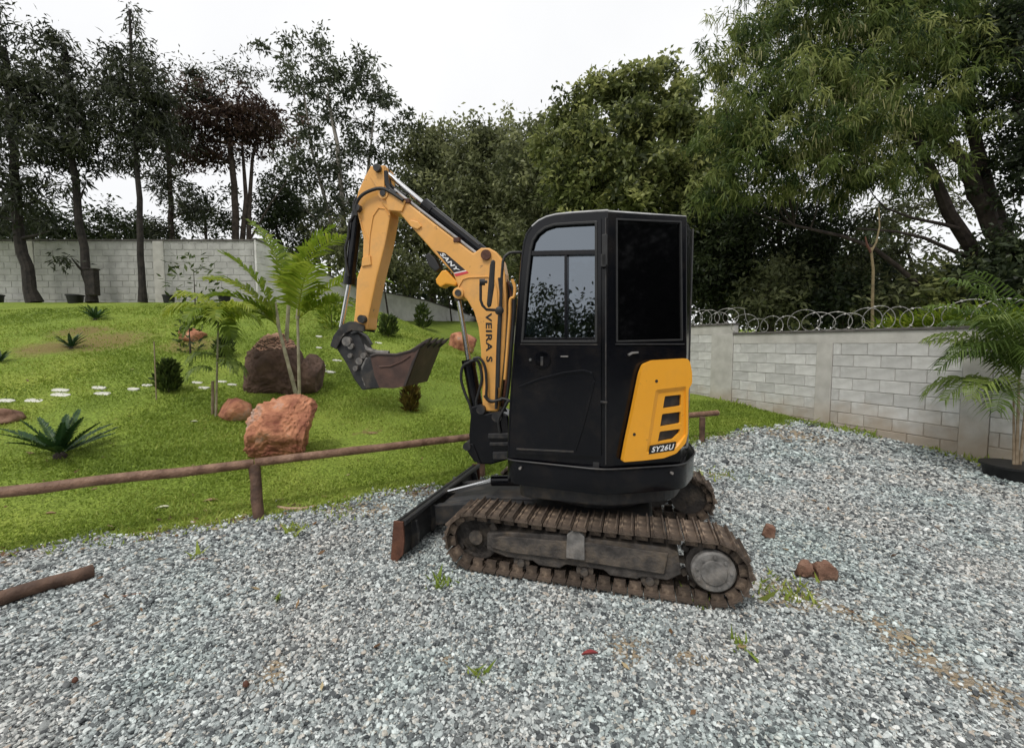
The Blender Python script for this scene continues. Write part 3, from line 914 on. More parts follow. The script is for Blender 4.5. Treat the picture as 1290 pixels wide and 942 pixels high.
plan = [Fl, Cl, Rl, (Rl[0] - .05, 0.0), (Rl[0], -Rl[1]), (Cl[0] - .05, -.66), (Fl[0] - .02, -.68)]
def grow(poly, d):
    c = Vector((sum(p[0] for p in poly) / len(poly), sum(p[1] for p in poly) / len(poly)))
    return [tuple(Vector(p) + (Vector(p) - c).normalized() * d) for p in poly]
def plan_prism(poly, z0, z1):
    mb = MB(); n = len(poly)
    mb.add([uw(x, y, z0) for x, y in poly] + [uw(x, y, z1) for x, y in poly], [tuple(range(n)), tuple(range(2 * n - 1, n - 1, -1))] + [(i, (i + 1) % n, n + (i + 1) % n, n + i) for i in range(n)])
    return mb
def rounded(poly, r, n=4):
    out = []
    m = len(poly)
    for i in range(m):
        p0, p, p1 = Vector(poly[i - 1]), Vector(poly[i]), Vector(poly[(i + 1) % m])
        a, b = (p0 - p), (p1 - p)
        k = min(r, a.length * .45, b.length * .45)
        A, B = p + a.normalized() * k, p + b.normalized() * k
        for j in range(n + 1):
            t = j / n
            out.append(tuple(A * (1 - t) ** 2 + p * 2 * t * (1 - t) + B * t * t))
    return out
skirt = plan_prism(rounded(grow(plan, .035), .10), .60, ZB - .004).build('lower_skirt', M['black'], EX, smooth=True, bevel=.012)
MB().tube([uw(x, y, ZB - .005) for x, y in rounded(grow(plan, .037), .10)] + [uw(*rounded(grow(plan, .037), .10)[0], ZB - .005)], .006, 6).build('skirt_edge_lip', M['dark'], skirt, smooth=True)
plan_prism(rounded(grow(plan, -.05), .12), .50, .602).build('turntable_deck', M['dark'], EX, bevel=.01)
for px, py in ((656, 589), (845, 595)):
    a, b = (SFr if px < 765 else RFr).px(px, py, .03); fr = SFr if px < 765 else RFr
    MB().cyl(fr.w(a, b, .02), fr.w(a, b, .05), .009, 10).build('skirt_bolt', M['greymetal'], skirt)
# engine hood on the off side and behind the cab
hood = [(Cl[0] - .02, .30), (Rl[0] + .02, .28), (Rl[0] - .04, 0), (Rl[0], -Rl[1]), (Cl[0] - .05, -.66), (Fl[0] - .1, -.66), (Fl[0] - .1, -.32), (Cl[0], -.32)]
hd = plan_prism(rounded(hood, .05), ZB, 1.42).build('engine_hood', M['black'], EX, smooth=True, bevel=.02)

# ---- cab
oc = [(640, 578), (642, 530), (645, 480), (650, 420), (654.5, 360), (657.5, 325), (660.5, 305), (664, 294), (670, 286), (678, 279), (688, 274), (700, 271), (718, 269), (740, 267.5), (765, 266)]
out = SFr.pl(oc)
out = [(a, b) for a, b in out] + [(0, ZB)]
out[0] = (out[0][0], ZB)
hole_px = [(657.5, 430), (660, 395), (662.5, 365), (665, 340), (668, 315), (671, 303), (677, 294), (686, 287), (698, 283), (720, 281.5), (751, 280), (751, 430)]
hole = SFr.pl(hole_px)
cab = MB().plate(out, [hole], SFr, -.045, 0).build('cab', M['black'], EX, bevel=.006)
o = MB().plate(out, [hole], SFr, -CW_, -CW_ + .045).build('side_wall', M['black'], cab)
# roof and front skin following the outline
curve = out[:-1]
mb = MB()
mb.strip([SFr.w(a, b, -.02) for a, b in curve[6:]], [SFr.w(a, b, -CW_ + .02) for a, b in curve[6:]])
mb.strip([SFr.w(a, b - .03, -.02) for a, b in curve[6:]], [SFr.w(a, b - .03, -CW_ + .02) for a, b in curve[6:]])
mb.build('roof', M['black'], cab, smooth=True)
rp = [(Cl[0] + .02, Cl[1] - .004), (Rl[0] + .004, Rl[1] - .004), (Rl[0] + .02, Cl[1] - CW_ + .02), (Cl[0] + .02, Cl[1] - CW_ + .02)]
plan_prism(rp, ZT - .045, ZT - .006).build('rear_roof_panel', M['black'], cab)
# light roof edge: the sky's reflection put into its grey colour
rim = [SFr.w(a, b + .003, -.012) for a, b in curve[8:]] + [RFr.w(LEN_R * t, ZT + .003, -.012) for t in (.0, .35, .7, 1.0)]
MB().tube(rim, .011, 6).build('roof_edge', M['trim'], cab, smooth=True)
rim = [SFr.w(a, b, -.004) for a, b in curve[:9]]
MB().tube(rim, .009, 6).build('front_pillar_edge', M['black'], cab, smooth=True)
# front lower panel and windscreen
fr_a = [SFr.w(a, b, -.03) for a, b in curve[:4]]; fr_b = [SFr.w(a, b, -CW_ + .03) for a, b in curve[:4]]
MB().strip(fr_a, fr_b).build('front_panel', M['black'], cab)
fr_a = [SFr.w(a, b, -.05) for a, b in curve[3:8]]; fr_b = [SFr.w(a, b, -CW_ + .05) for a, b in curve[3:8]]
MB().strip(fr_a, fr_b).build('windscreen', M['glass'], cab)
# door on the side wall
door_o = SFr.pl([(650, 571), (650.5, 530), (652, 480), (655.5, 430), (658.5, 395), (661, 362), (663.5, 338), (666, 313), (669, 300), (675.5, 290), (685, 283), (698, 278.5), (720, 277), (757.5, 275.5), (757.5, 574)], .004)
door = MB().plate(door_o, [hole], SFr, .002, .016).build('door', M['black'], cab, bevel=.004)
def slim(name, pts, w, c0, c1, m, parent, fr=SFr):
    """bar following pixel polyline"""
    q = [Vector(p) for p in fr.pl(pts, c1)]
    mb = MB()
    for i in range(len(q) - 1):
        d = (q[i + 1] - q[i]).normalized(); n = Vector((-d.y, d.x)) * w / 2
        e = d * w * .3
        mb.prism([tuple(q[i] - n - e), tuple(q[i + 1] - n + e), tuple(q[i + 1] + n + e), tuple(q[i] + n - e)], fr, c0, c1 + i * .0006)
    return mb.build(name, m, parent, bevel=min(.003, w * .2))
slim('window_seal', hole_px + [hole_px[0]], .016, .001, .019, M['rubber'], door)
slim('window_bar', [(668, 319), (751, 317.5)], .03, -.02, .014, M['black'], door)
slim('window_bar', [(712.5, 320), (712.5, 430)], .018, -.02, .012, M['black'], door)
slim('window_frame', [(660, 427), (751, 427)], .02, -.02, .010, M['black'], door)
g = SFr.pl([(668, 317), (671, 304), (678, 295), (687, 288), (699, 284), (720, 282), (751, 281), (751, 316)], -.012)
MB().prism(g, SFr, -.014, -.010).build('window_pane', M['glass'], door)
MB().prism(SFr.pl([(658, 430), (661, 395), (664, 362), (668, 320), (712, 320), (712, 430)], -.012), SFr, -.013, -.009).build('window_pane', M['glass'], door)
MB().prism(SFr.pl([(712, 320), (751, 319), (751, 430), (712, 430)], -.018), SFr, -.022, -.018).build('window_pane', M['glass'], door)
slim('door_trim', [(656, 433.5), (752, 434)], .008, .012, .019, M['dark'], door)
slim('door_trim', [(651, 565.5), (722, 569)], .012, .012, .022, M['dark'], door)
slim('door_pressing', [(655, 487), (680, 477.5), (710, 470), (735, 467), (745, 470), (748, 480), (742, 505), (733, 540), (724, 568)], .016, .012, .021, M['black'], door)
a, b = SFr.px(683, 453, .02)
mb = MB(); mb.tube([SFr.w(a, b, c) for c in (.012, .026, .026, .018, .018)], [.058, .056, .046, .042, .001], 24); mb.build('door_handle', M['black'], door, smooth=True)
a2, b2 = SFr.px(683, 455, .02)
MB().box(SFr.w(a2, b2, .024), (.018, .01, .06), (SFr.u, SFr.n, SFr.z)).build('handle_lever', M['dark'], door, bevel=.003)
a, b = SFr.px(668.3, 453, .02)
MB().cyl(SFr.w(a, b, .012), SFr.w(a, b, .028), .009, 12).build('door_lock', M['chrome'], door, smooth=True)
a, b = SFr.px(711, 449, .02)
MB().box(SFr.w(a, b, .018), (.05, .012, .009), (SFr.u, SFr.n, SFr.z)).build('door_catch', M['greymetal'], door, bevel=.003)
for pts in ([(761.5, 297), (761.5, 332)], [(760, 322), (760, 334)]):
    slim('hinge', pts, .032, .004, .04, M['rubber'], cab)
slim('hinge', [(757, 506), (764, 507)], .012, .004, .025, M['dark'], cab)
slim('corner_seam', [(763, 275), (763, 585)], .008, .0, .010, M['dark'], cab)
# rear quarter: pressed panel with a big black window
ro = RFr.pl([(765, 266.5), (865.5, 272.5), (865.5, 445)]) + [(LEN_R, ZB), (0, ZB)]
rh = RFr.pl([(777, 276), (858, 279.5), (859.5, 428), (777.5, 430)])
rp_ = MB().plate(ro, [rh], RFr, -.04, 0).build('rear_quarter_panel', M['black'], cab, bevel=.006)
MB().prism(rh, RFr, -.02, -.012).build('rear_window', M['blackglass'], rp_)
slim('window_seal', [(777, 276), (858, 279.5), (859.5, 428), (777.5, 430), (777, 276)], .012, -.012, .004, M['rubber'], rp_, RFr)
slim('panel_seam', [(776, 433.5), (862, 433.5)], .008, 0, .007, M['dark'], rp_, RFr)
slim('hood_latch', [(793, 447), (797, 444.5), (804, 444)], .012, 0, .018, M['greymetal'], rp_, RFr)
# rear face, running away from the camera
bx = [RFr.w(LEN_R, ZB), uw(Rl[0] - .03, 0.0, ZB), uw(Rl[0] - .01, Cl[1] - CW_, ZB)]
mb = MB(); tops = [Vector((p.x, p.y, ZT - .02)) for p in bx]; mb.strip(bx, tops); mb.build('rear_panel', M['black'], cab)
MB().tube([uw(Rl[0] - .035, Rl[1] - .10, ZT - .05), uw(Rl[0] - .035, Rl[1] - .10, 1.40)], .006, 6).build('rear_pillar_bead', M['dark'], cab, smooth=True)
# interior
mb = MB(); box_u(mb, Fl[0] - .55, Fl[0] - .10, .05, .52, ZB + .28, ZB + .42); st = mb.build('operator_seat', M['seat'], EX, bevel=.04)
mb = MB(); box_u(mb, Fl[0] - .60, Fl[0] - .48, .06, .51, ZB + .42, ZB + .95); mb.build('backrest', M['seat'], st, bevel=.05)
mb = MB(); box_u(mb, Fl[0] - .62, Fl[0] - .02, -.2, .66, ZB - .01, ZB + .03); mb.build('cab_floor', M['dark'], EX)
mb = MB(); box_u(mb, Fl[0] - .5, Fl[0] - .12, .53, .63, ZB + .03, ZB + .52); mb.build('control_console', M['seat'], EX, bevel=.02)
mb = MB(); mb.tube([uw(Fl[0] - .15, .58, ZB + .5), uw(Fl[0] - .13, .57, ZB + .68)], .014, 8); mb.tube([uw(Fl[0] - .13, .57, ZB + .66), uw(Fl[0] - .125, .57, ZB + .76)], .024, 8); mb.build('joystick', M['rubber'], EX, smooth=True)
for yy in (.22, .32):
    mb = MB(); mb.tube([uw(Fl[0] - .06, yy, ZB), uw(Fl[0] - .07, yy, ZB + .5), uw(Fl[0] - .12, yy, ZB + .62)], .012, 8); mb.build('travel_lever', M['rubber'], EX, smooth=True)

# ---- yellow vented side cover on the rear quarter
def pc(pts, c): return RFr.pl(pts, c)
po = rounded(pc([(785, 582), (789, 560), (797, 522), (807.5, 470), (812, 459), (824, 454), (866, 451.5), (869.5, 456), (872, 470), (872, 483), (867.5, 490), (867, 545), (864, 558), (852, 571), (836, 577), (810, 580)], .05), .012, 2)
rec_o = rounded(pc([(826, 491), (864.5, 486.5), (864.5, 548), (856, 560), (850, 566), (814, 571)], .05), .014, 3)
rec_i = rounded(pc([(829.5, 495.5), (862.5, 491.5), (862.5, 547), (853, 558), (848, 563), (818, 567.5)], .034), .012, 3)
v1 = rounded(pc([(837.5, 499), (858, 497), (858, 511), (835, 514.5)], .034), .008, 2)
v2 = rounded(pc([(834, 521.5), (857.5, 518.5), (857, 533), (831.5, 537.5)], .034), .008, 2)
v3 = rounded(pc([(831, 543.5), (857, 540), (856, 545), (848, 553), (842, 554), (828.5, 556.5)], .034), .008, 2)
cover = MB().plate(po, [rec_o], RFr, .012, .05).build('side_cover', M['yellow'], EX, bevel=.004, label='yellow vented side cover')
mb = MB().plate(rec_i, [v1, v2, v3], RFr, .018, .036); mb.build('vent_panel', M['yellow'], cover, bevel=.003)
n = len(rec_o)
mb = MB(); mb.add([RFr.w(a, b, .0495) for a, b in rec_o] + [RFr.w(a, b, .0355) for a, b in rec_i], [(i, (i + 1) % n, n + (i + 1) % n, n + i) for i in range(n)]); mb.build('recess_edge', M['yellow'], cover, smooth=True)
MB().prism(pc([(822, 492), (864, 490), (864, 562), (815, 566)], .012), RFr, .002, .014).build('vent_mesh', M['dark'], cover)
for x, y in ((827, 480), (799, 547)):
    a, b = RFr.px(x, y, .05); MB().cyl(RFr.w(a, b, .045), RFr.w(a, b, .052), .010, 12).build('cover_screw', M['rubber'], cover)
plq = MB().prism(pc([(820, 561.5), (852, 556.5), (849, 567), (817, 572)], .05), RFr, .034, .0515).build('name_plate', M['blackprint'], cover)
def lettering(name, body, p_ll, p_lr, p_ul, fr, c, m, parent, pxs=True):
    """flat letters filling the parallelogram ll-lr-ul (pixels) on a frame"""
    A, B, C_ = [Vector(fr.px(*p, c)) for p in (p_ll, p_lr, p_ul)] if pxs else [Vector(p) for p in (p_ll, p_lr, p_ul)]
    vs, fs = text_mesh(body, 1, 1)
    mb = MB(); mb.add([fr.w(*(A + (B - A) * x + (C_ - A) * y), c) for x, y in vs], fs)
    me = bpy.data.meshes.new(name); org = sum(mb.v, Vector()) / len(mb.v)
    me.from_pydata([v - org for v in mb.v], [], mb.f); me.materials.append(m)
    o = bpy.data.objects.new(name, me); COL.objects.link(o); place(o, parent, org); return o
lettering('lettering', 'SY26U', (820.5, 570), (847.5, 566), (822.5, 562.5), RFr, .0526, M['white'], plq)

# ---- boom, arm and bucket in their own upright plane
BA = math.radians(170)
BD = Vector((math.cos(BA), math.sin(BA), 0)); BNm = Vector((BD.y, -BD.x, 0))
if BNm.y > 0: BNm = -BNm
BF = Frame((-.13, 3.55), BD, BNm)
def bpl(pts, c=0): return BF.pl(pts, c)
# swing bracket
mb = MB().prism(bpl([(594, 512), (607, 508), (611, 521), (630, 517), (640, 523), (645, 560), (643, 578), (618, 585), (606, 584), (594, 574), (591, 548)], .10), BF, -.11, .11)
brk = mb.build('swing_bracket', M['black'], EX, bevel=.012)
mb = MB().prism(bpl([(586, 561), (590, 556), (598, 558), (608, 583), (599, 580)], .08), BF, -.06, .12); mb.build('bracket_lug', M['black'], brk, bevel=.008)
for (x, y, r) in ((606, 516, .035), (588.5, 562, .032), (626, 525, .04)):
    a, b = BF.px(x, y, .12); MB().cyl(BF.w(a, b, -.13), BF.w(a, b, .135), r, 16).build('pivot_pin', M['dark'], brk, smooth=True)
for y0, y1, x0 in ((545, 551, 616), (556, 560, 618), (568, 577, 622)):
    mb = MB(); q = bpl([(x0, y0), (660, y0 - 1), (660, y1), (x0, y1)], .1); mb.prism(q, BF, -.12, .14); mb.build('swing_post_flange', M['dark'], brk, bevel=.006)
# boom
boom_o = bpl([(480, 238), (487, 236), (498, 242.5), (512, 254), (540, 276), (575, 303), (596, 319), (606, 312), (616, 312), (625, 317), (632.5, 327), (636, 344), (638, 372), (638, 400), (636, 440), (632, 480), (628, 518), (608, 518), (606.5, 480), (605.5, 440), (602.5, 412), (597, 393), (589, 379), (580, 369), (571, 345), (550, 322), (530, 299), (512, 279), (503, 268), (489, 266), (480, 255)], .085)
boom = MB().prism(boom_o, BF, -.085, .085).build('boom', M['orange'], EX, bevel=.012)
MB().prism(bpl([(484, 240), (511, 253), (506, 266.5), (489, 265)], .1), BF, .086, .10).build('boom_side_plate', M['orange'], boom, bevel=.006)
MB().prism(bpl([(517, 277), (526, 279), (531, 285), (526, 289), (518, 286), (514, 281)], .1), BF, .086, .10).build('hose_bracket', M['orange'], boom, bevel=.006)
mb = MB(); mb.tube([BF.w(*BF.px(x, y, .088), .088) for x, y in ((575, 366), (583, 352), (590, 349.5), (614, 348.5), (622, 352), (626, 366), (627, 395), (625, 470))], .006, 6); mb.build('weld_seam', M['orange'], boom, smooth=True)
for c in (.05, -.05):
    mb = MB(); mb.tube([BF.w(*BF.px(x, y, c), c) for x, y in ((497, 239), (510, 249.5), (540, 272.5), (573, 298), (604, 322))], .012, 8); mb.build('hydraulic_pipe', M['trim'] if c > 0 else M['dark'], boom, smooth=True)
for x, y in ((512, 253), (575, 302)):
    a, b = BF.px(x, y, .09); MB().box(BF.w(a, b, 0), (.05, .19, .035), (BF.u, BF.n, BF.z)).build('pipe_clamp', M['rust'], boom, bevel=.004)
# decals
dec = MB().prism(bpl([(549.5, 316), (561, 318.5), (586, 340), (571.5, 343.5)], .086), BF, .084, .0868).build('decal', M['blackprint'], boom)
lettering('lettering', 'SANY', (553.5, 320), (574, 342), (559, 318.5), BF, .0876, M['white'], dec)
MB().prism(bpl([(572, 345), (588.5, 341.5), (590.5, 344), (574.5, 348.5)], .086), BF, .084, .0868).build('decal_stripe', M['red'], dec)
MB().prism(bpl([(571.4, 343.8), (586.5, 340.5), (588, 341.8), (572.4, 345.2)], .086), BF, .084, .0866).build('decal_stripe', M['white'], dec)
lettering('lettering', 'VEIRA S', (611.5, 394), (612.5, 456), (619.5, 394), BF, .0868, M['blackprint'], boom)
# lamp with orange guard under the boom
lg = MB().prism(bpl([(549, 352), (557, 341), (562, 340), (577, 356), (574, 360), (562, 358), (555, 362), (550, 357)], .06), BF, -.06, .07).build('lamp_guard', M['yellow'], boom, bevel=.01)
MB().prism(bpl([(535, 322), (541, 318), (549, 326), (555, 338), (549, 343), (541, 336)], .04), BF, -.05, .05).build('work_lamp', M['rubber'], lg, bevel=.012)
# boom cylinder
def cyl_px(name, a, b, r, c, m, parent, n=16):
    return MB().cyl(BF.w(*BF.px(*a, c), c), BF.w(*BF.px(*b, c), c), r, n).build(name, m, parent, smooth=True)
bc = cyl_px('boom_cylinder', (604, 530), (590.5, 456), .052, .0, M['black'], EX)
cyl_px('cylinder_head', (591.5, 462), (590, 453), .058, .0, M['black'], bc)
cyl_px('cylinder_rod', (591, 457), (577, 372), .021, .0, M['chrome'], bc)
cyl_px('rod_eye', (578.5, 379), (576, 364), .036, .0, M['dark'], bc)
a, b = BF.px(577, 369, .1); MB().cyl(BF.w(a, b, -.11), BF.w(a, b, .105), .045, 18).build('pivot_boss', M['orange'], boom, smooth=True, bevel=.006)
a, b = BF.px(577, 369, .11); MB().cyl(BF.w(a, b, .10), BF.w(a, b, .118), .026, 14).build('pivot_pin', M['dark'], boom, smooth=True)
# arm
arm_o = bpl([(467, 209), (485, 208), (487.5, 236), (492, 250), (491.5, 272), (485, 308), (474.5, 350), (464, 400), (463, 415), (444, 415), (447, 392), (449.5, 350), (456.5, 330), (457.5, 300), (451, 273), (447.5, 257), (451, 241), (459.5, 222)], .072)
arm = MB().prism(arm_o, BF, -.095, .072).build('arm', M['orange'], EX, bevel=.012)
MB().tube([BF.w(*BF.px(x, y, .074), .074) for x, y in ((464, 325), (466, 295), (470, 272), (477, 262), (485, 263), (490, 272))], .006, 6).build('weld_seam', M['orange'], arm, smooth=True)
MB().tube([BF.w(*BF.px(x, y, .074), .074) for x, y in ((453, 273), (457, 290), (462.5, 300), (465, 305))], .006, 6).build('weld_seam', M['orange'], arm, smooth=True)
MB().prism(bpl([(457, 325), (467, 322), (468, 334), (456, 336)], .074), BF, .072, .085).build('hose_bracket', M['orange'], arm, bevel=.004)
MB().prism(bpl([(467, 210), (484, 209), (485, 240), (474, 236), (466, 222)], .074), BF, .073, .083).build('arm_side_plate', M['orange'], arm, bevel=.004)
for x, y, r, m in ((483, 244, .042, 'orange'), (483, 244, .024, 'dark'), (475.5, 212, .03, 'dark'), (450, 262, .03, 'dark'), (456, 402, .034, 'dark')):
    a, b = BF.px(x, y, .1); e = .108 if m == 'orange' else .118
    MB().cyl(BF.w(a, b, -.115), BF.w(a, b, e), r, 18).build('pivot_pin', M[m], arm, smooth=True)
# arm cylinder on top of the boom
ac = cyl_px('arm_cylinder', (609, 318), (537, 260), .046, .0, M['black'], EX)
cyl_px('cylinder_head', (545, 266.5), (534, 257.5), .053, .0, M['black'], ac)
cyl_px('cylinder_rod', (538, 260.5), (480, 212), .021, .0, M['chrome'], ac)
a, b = BF.px(612, 321, .1); MB().cyl(BF.w(a, b, -.10), BF.w(a, b, .105), .04, 18).build('pivot_pin', M['rust'], ac, smooth=True)
cyl_px('cylinder_pipe', (534, 253), (604, 309), .011, .035, M['dark'], ac, 8)
# bucket cylinder in front of the arm
uc = cyl_px('bucket_cylinder', (450, 268), (440.5, 352), .045, .0, M['black'], EX)
cyl_px('cylinder_head', (441.5, 345), (440, 359), .052, .0, M['black'], uc)
cyl_px('cylinder_rod', (440.5, 355), (430, 412), .02, .0, M['chrome'], uc)
MB().tube([BF.w(*BF.px(x, y, .05), .05) for x, y in ((447, 270), (440, 280), (439, 298), (435, 312), (436, 330), (439, 348))], .011, 8).build('hose', M['rubber'], uc, smooth=True)
# linkage
lk = MB()
lk.prism(bpl([(416.5, 436), (420, 424), (430, 410), (440, 405), (448, 405), (459, 410), (459, 418), (444, 416), (434, 421), (424, 440)], .09), BF, .075, .10)
lk.prism(bpl([(416.5, 436), (420, 424), (430, 410), (440, 405), (448, 405), (459, 410), (459, 418), (444, 416), (434, 421), (424, 440)], .09), BF, -.10, -.075)
link = lk.build('bucket_linkage', M['dark'], EX, bevel=.006)
lk = MB().prism(bpl([(428, 418), (440, 414), (452, 421), (458, 436), (466, 452), (477, 470), (477, 489), (456, 491.5), (446, 478), (436, 458), (424, 440)], .07), BF, -.07, .07)
qh = lk.build('quick_coupler', M['greymetal'] if False else M['dark'], link, bevel=.012)
for x, y, r in ((436.5, 430, .04), (461, 476, .036), (441, 436, .026), (430, 419, .03), (452, 455, .03), (457, 448, .024), (447, 464, .022), (470, 484, .02), (440, 448, .02)):
    a, b = BF.px(x, y, .1); MB().cyl(BF.w(a, b, -.085), BF.w(a, b, .085 + r * .5), r, 14).build('coupler_pin', M['greymetal'], link, smooth=True)
MB().prism(bpl([(455, 462), (461, 450), (466, 453), (470, 470), (466, 486), (459, 486)], .1), BF, .088, .105).build('coupler_hook', M['greymetal'], link, bevel=.006)
MB().tube([BF.w(*BF.px(x, y, .04), .04) for x, y in ((452, 430), (462, 440), (475, 444), (490, 445))], .022, 8).build('coupler_strut', M['greymetal'], link, smooth=True)
MB().tube([BF.w(*BF.px(x, y, .08), .08) for x, y in ((443, 420), (452, 417), (462, 424), (468, 434))], .014, 8).build('coupler_strut', M['dark'], link, smooth=True)
# bucket
HB = .235
side = bpl([(466.5, 449), (474, 446.5), (500, 447), (517, 442.5), (531, 434), (522.5, 456), (511, 486.5), (496, 489), (478, 488.5), (472, 474)], HB)
rim_i = 4
bk = MB()
bk.prism(side, BF, HB - .018, HB)
bk.prism(side, BF, -HB, -HB + .018)
shell = side[4:] + [side[0]]                       # lip -> belly -> back -> hinge
mid = Vector((sum(p[0] for p in side) / len(side), sum(p[1] for p in side) / len(side)))
inner = [tuple(Vector(p) + (mid - Vector(p)).normalized() * .018) for p in shell]
bk.strip([BF.w(a, b, HB - .001) for a, b in shell], [BF.w(a, b, -HB + .001) for a, b in shell])
bk.strip([BF.w(a, b, HB - .001) for a, b in inner], [BF.w(a, b, -HB + .001) for a, b in inner])
bucket = bk.build('bucket', M['bucket'], EX)
lip = [Vector(side[4]), Vector(side[5])]
out_dir = ((Vector(side[4]) - Vector(side[2])).normalized() * .8 + (lip[0] - lip[1]).normalized() * .35).normalized()
nrm2 = Vector((-out_dir.y, out_dir.x))
q = [lip[0] - out_dir * .09 - nrm2 * .012, lip[0] + out_dir * .03 - nrm2 * .006, lip[0] + out_dir * .03 + nrm2 * .006, lip[0] - out_dir * .09 + nrm2 * .012]
MB().prism([tuple(v) for v in q], BF, -HB - .004, HB + .004).build('cutting_edge', M['bucketdark'], bucket, bevel=.003)
for k in range(4):
    c = -HB + .03 + k * (2 * HB - .06) / 3
    q = [lip[0] - out_dir * .05 - nrm2 * .022, lip[0] + out_dir * .05 - nrm2 * .014, lip[0] + out_dir * .10, lip[0] + out_dir * .05 + nrm2 * .014, lip[0] - out_dir * .05 + nrm2 * .02]
    MB().prism([tuple(v) for v in q], BF, c - .02, c + .02).build('bucket_tooth', M['bucketdark'], bucket, bevel=.005)
MB().tube([BF.w(*p, HB - .005) for p in side[0:5]], .013, 6).build('rim_bar', M['bucketdark'], bucket, smooth=True)
MB().tube([BF.w(*p, -HB + .005) for p in side[0:5]], .013, 6).build('rim_bar', M['bucketdark'], bucket, smooth=True)
MB().prism([side[4], side[5], side[6], tuple(Vector(side[6]) + Vector((.02, .0))), tuple(Vector(side[5]) + Vector((.022, 0)))], BF, HB, HB + .008).build('side_cutter', M['bucketdark'], bucket, bevel=.003)
MB().tube([BF.w(*(Vector(bpl([p], HB)[0])), HB + .003) for p in ((478, 462), (492, 461), (507, 455), (517, 448))], .006, 6).build('side_rib', M['bucket'], bucket, smooth=True)
for c in (.10, -.10):
    MB().prism(bpl([(455, 470), (462, 452), (474, 446), (482, 470), (480, 488), (462, 489)], c), BF, c - .012, c + .012).build('hanger_plate', M['dark'], bucket, bevel=.005)
# hoses
def hose(pts, c, r=.012, m='rubber'):
    q = [BF.w(*BF.px(x, y, c), c) for x, y in pts]
    s = []
    for i in range(len(q) - 1):
        p0, p1, p2, p3 = q[max(i - 1, 0)], q[i], q[i + 1], q[min(i + 2, len(q) - 1)]
        for k in range(5):
            t = k / 5
            s.append(.5 * ((2 * p1) + (-p0 + p2) * t + (2 * p0 - 5 * p1 + 4 * p2 - p3) * t * t + (-p0 + 3 * p1 - 3 * p2 + p3) * t ** 3))
    s.append(q[-1])
    return MB().tube(s, r, 8).build('hydraulic_hose', M[m], EX, smooth=True)
hose([(449, 272), (448, 260), (454, 248), (466, 240.5), (480, 237.5), (492, 242), (508, 252.5)], .11, .014)
hose([(447, 275), (446, 258), (453, 246), (467, 239), (481, 236), (496, 242), (510, 252)], .03, .014)
hose([(489, 214), (491, 232), (500, 240), (512, 247)], .0, .016)
hose([(486, 216), (489, 236), (499, 244)], .07, .018)
hose([(592, 456), (583, 462), (581, 478), (586, 496), (592, 510), (596, 530)], .06, .012)
hose([(592, 455), (601, 454), (605, 462), (607, 478), (603, 494), (600, 508), (604, 522)], .09, .012)
hose([(596, 452), (604, 451), (611, 462), (613, 485), (613, 500), (620, 505), (632, 503)], .12, .011)
hose([(610, 498), (618, 506), (632, 502), (645, 506)], .08, .012)
hose([(628, 500), (634, 512), (638, 522), (634, 536), (640, 545)], .0, .013)
hose([(640, 505), (634, 516), (628, 530), (630, 545)], .13, .012)
for k, dx in enumerate((0, 4.5, 9)):
    hose([(637 + dx * .6, 352 + 3 * k), (641 + dx * .7, 368), (640 + dx * .8, 400), (637 + dx * .8, 440), (634 + dx * .8, 480), (631 + dx * .6, 512)], .0 + .03 * k, .014, ('rubber', 'rust', 'rubber')[k])
hose([(645, 352), (648.5, 362), (647.5, 374), (643, 378), (642, 400), (638, 455), (636, 478)], .15, .012, 'orange')
hose([(629, 350), (631, 372), (629, 400), (627, 440), (626, 480), (625, 515)], .115, .012)
# mirror and handrail
HF = Frame(uw(Fl[0] + .02, Fl[1] - .03, 0), Vector((1, .1, 0)), Vector((.1, -1, 0)))
def hp(pts, c=0): return [HF.w(*HF.px(x, y, c), c) for x, y in pts]
rail = MB().tube(hp([(657, 318), (646, 318), (641, 319), (636, 323), (633.5, 330), (632, 350), (631, 392), (629, 440), (627.5, 488)]), .0095, 8).build('handrail', M['rubber'], EX, smooth=True)
mir = MB().prism(HF.pl([(617.5, 333), (619, 328), (622.5, 327), (624, 330), (622.5, 362), (619, 385), (615.5, 387.5), (613.5, 383), (615.5, 358)], .02), HF, -.035, .03).build('mirror', M['rubber'], EX, bevel=.01)
MB().tube(hp([(614, 355), (607.5, 355), (605.5, 358), (605.5, 378), (608, 385), (613, 390), (629, 391)]), .010, 8).build('mirror_bracket', M['rubber'], mir, smooth=True)
p = hp([(629, 391.5)])[0]
MB().tube([p + HF.n * c for c in (-.03, -.02, .02, .03)], [.012, .029, .029, .012], 14).build('bracket_knob', M['rubber'], mir, smooth=True)
MB().cyl(hp([(604, 355.5)])[0], hp([(611, 355.5)])[0], .022, 12).build('mirror_pivot', M['rubber'], mir, smooth=True)

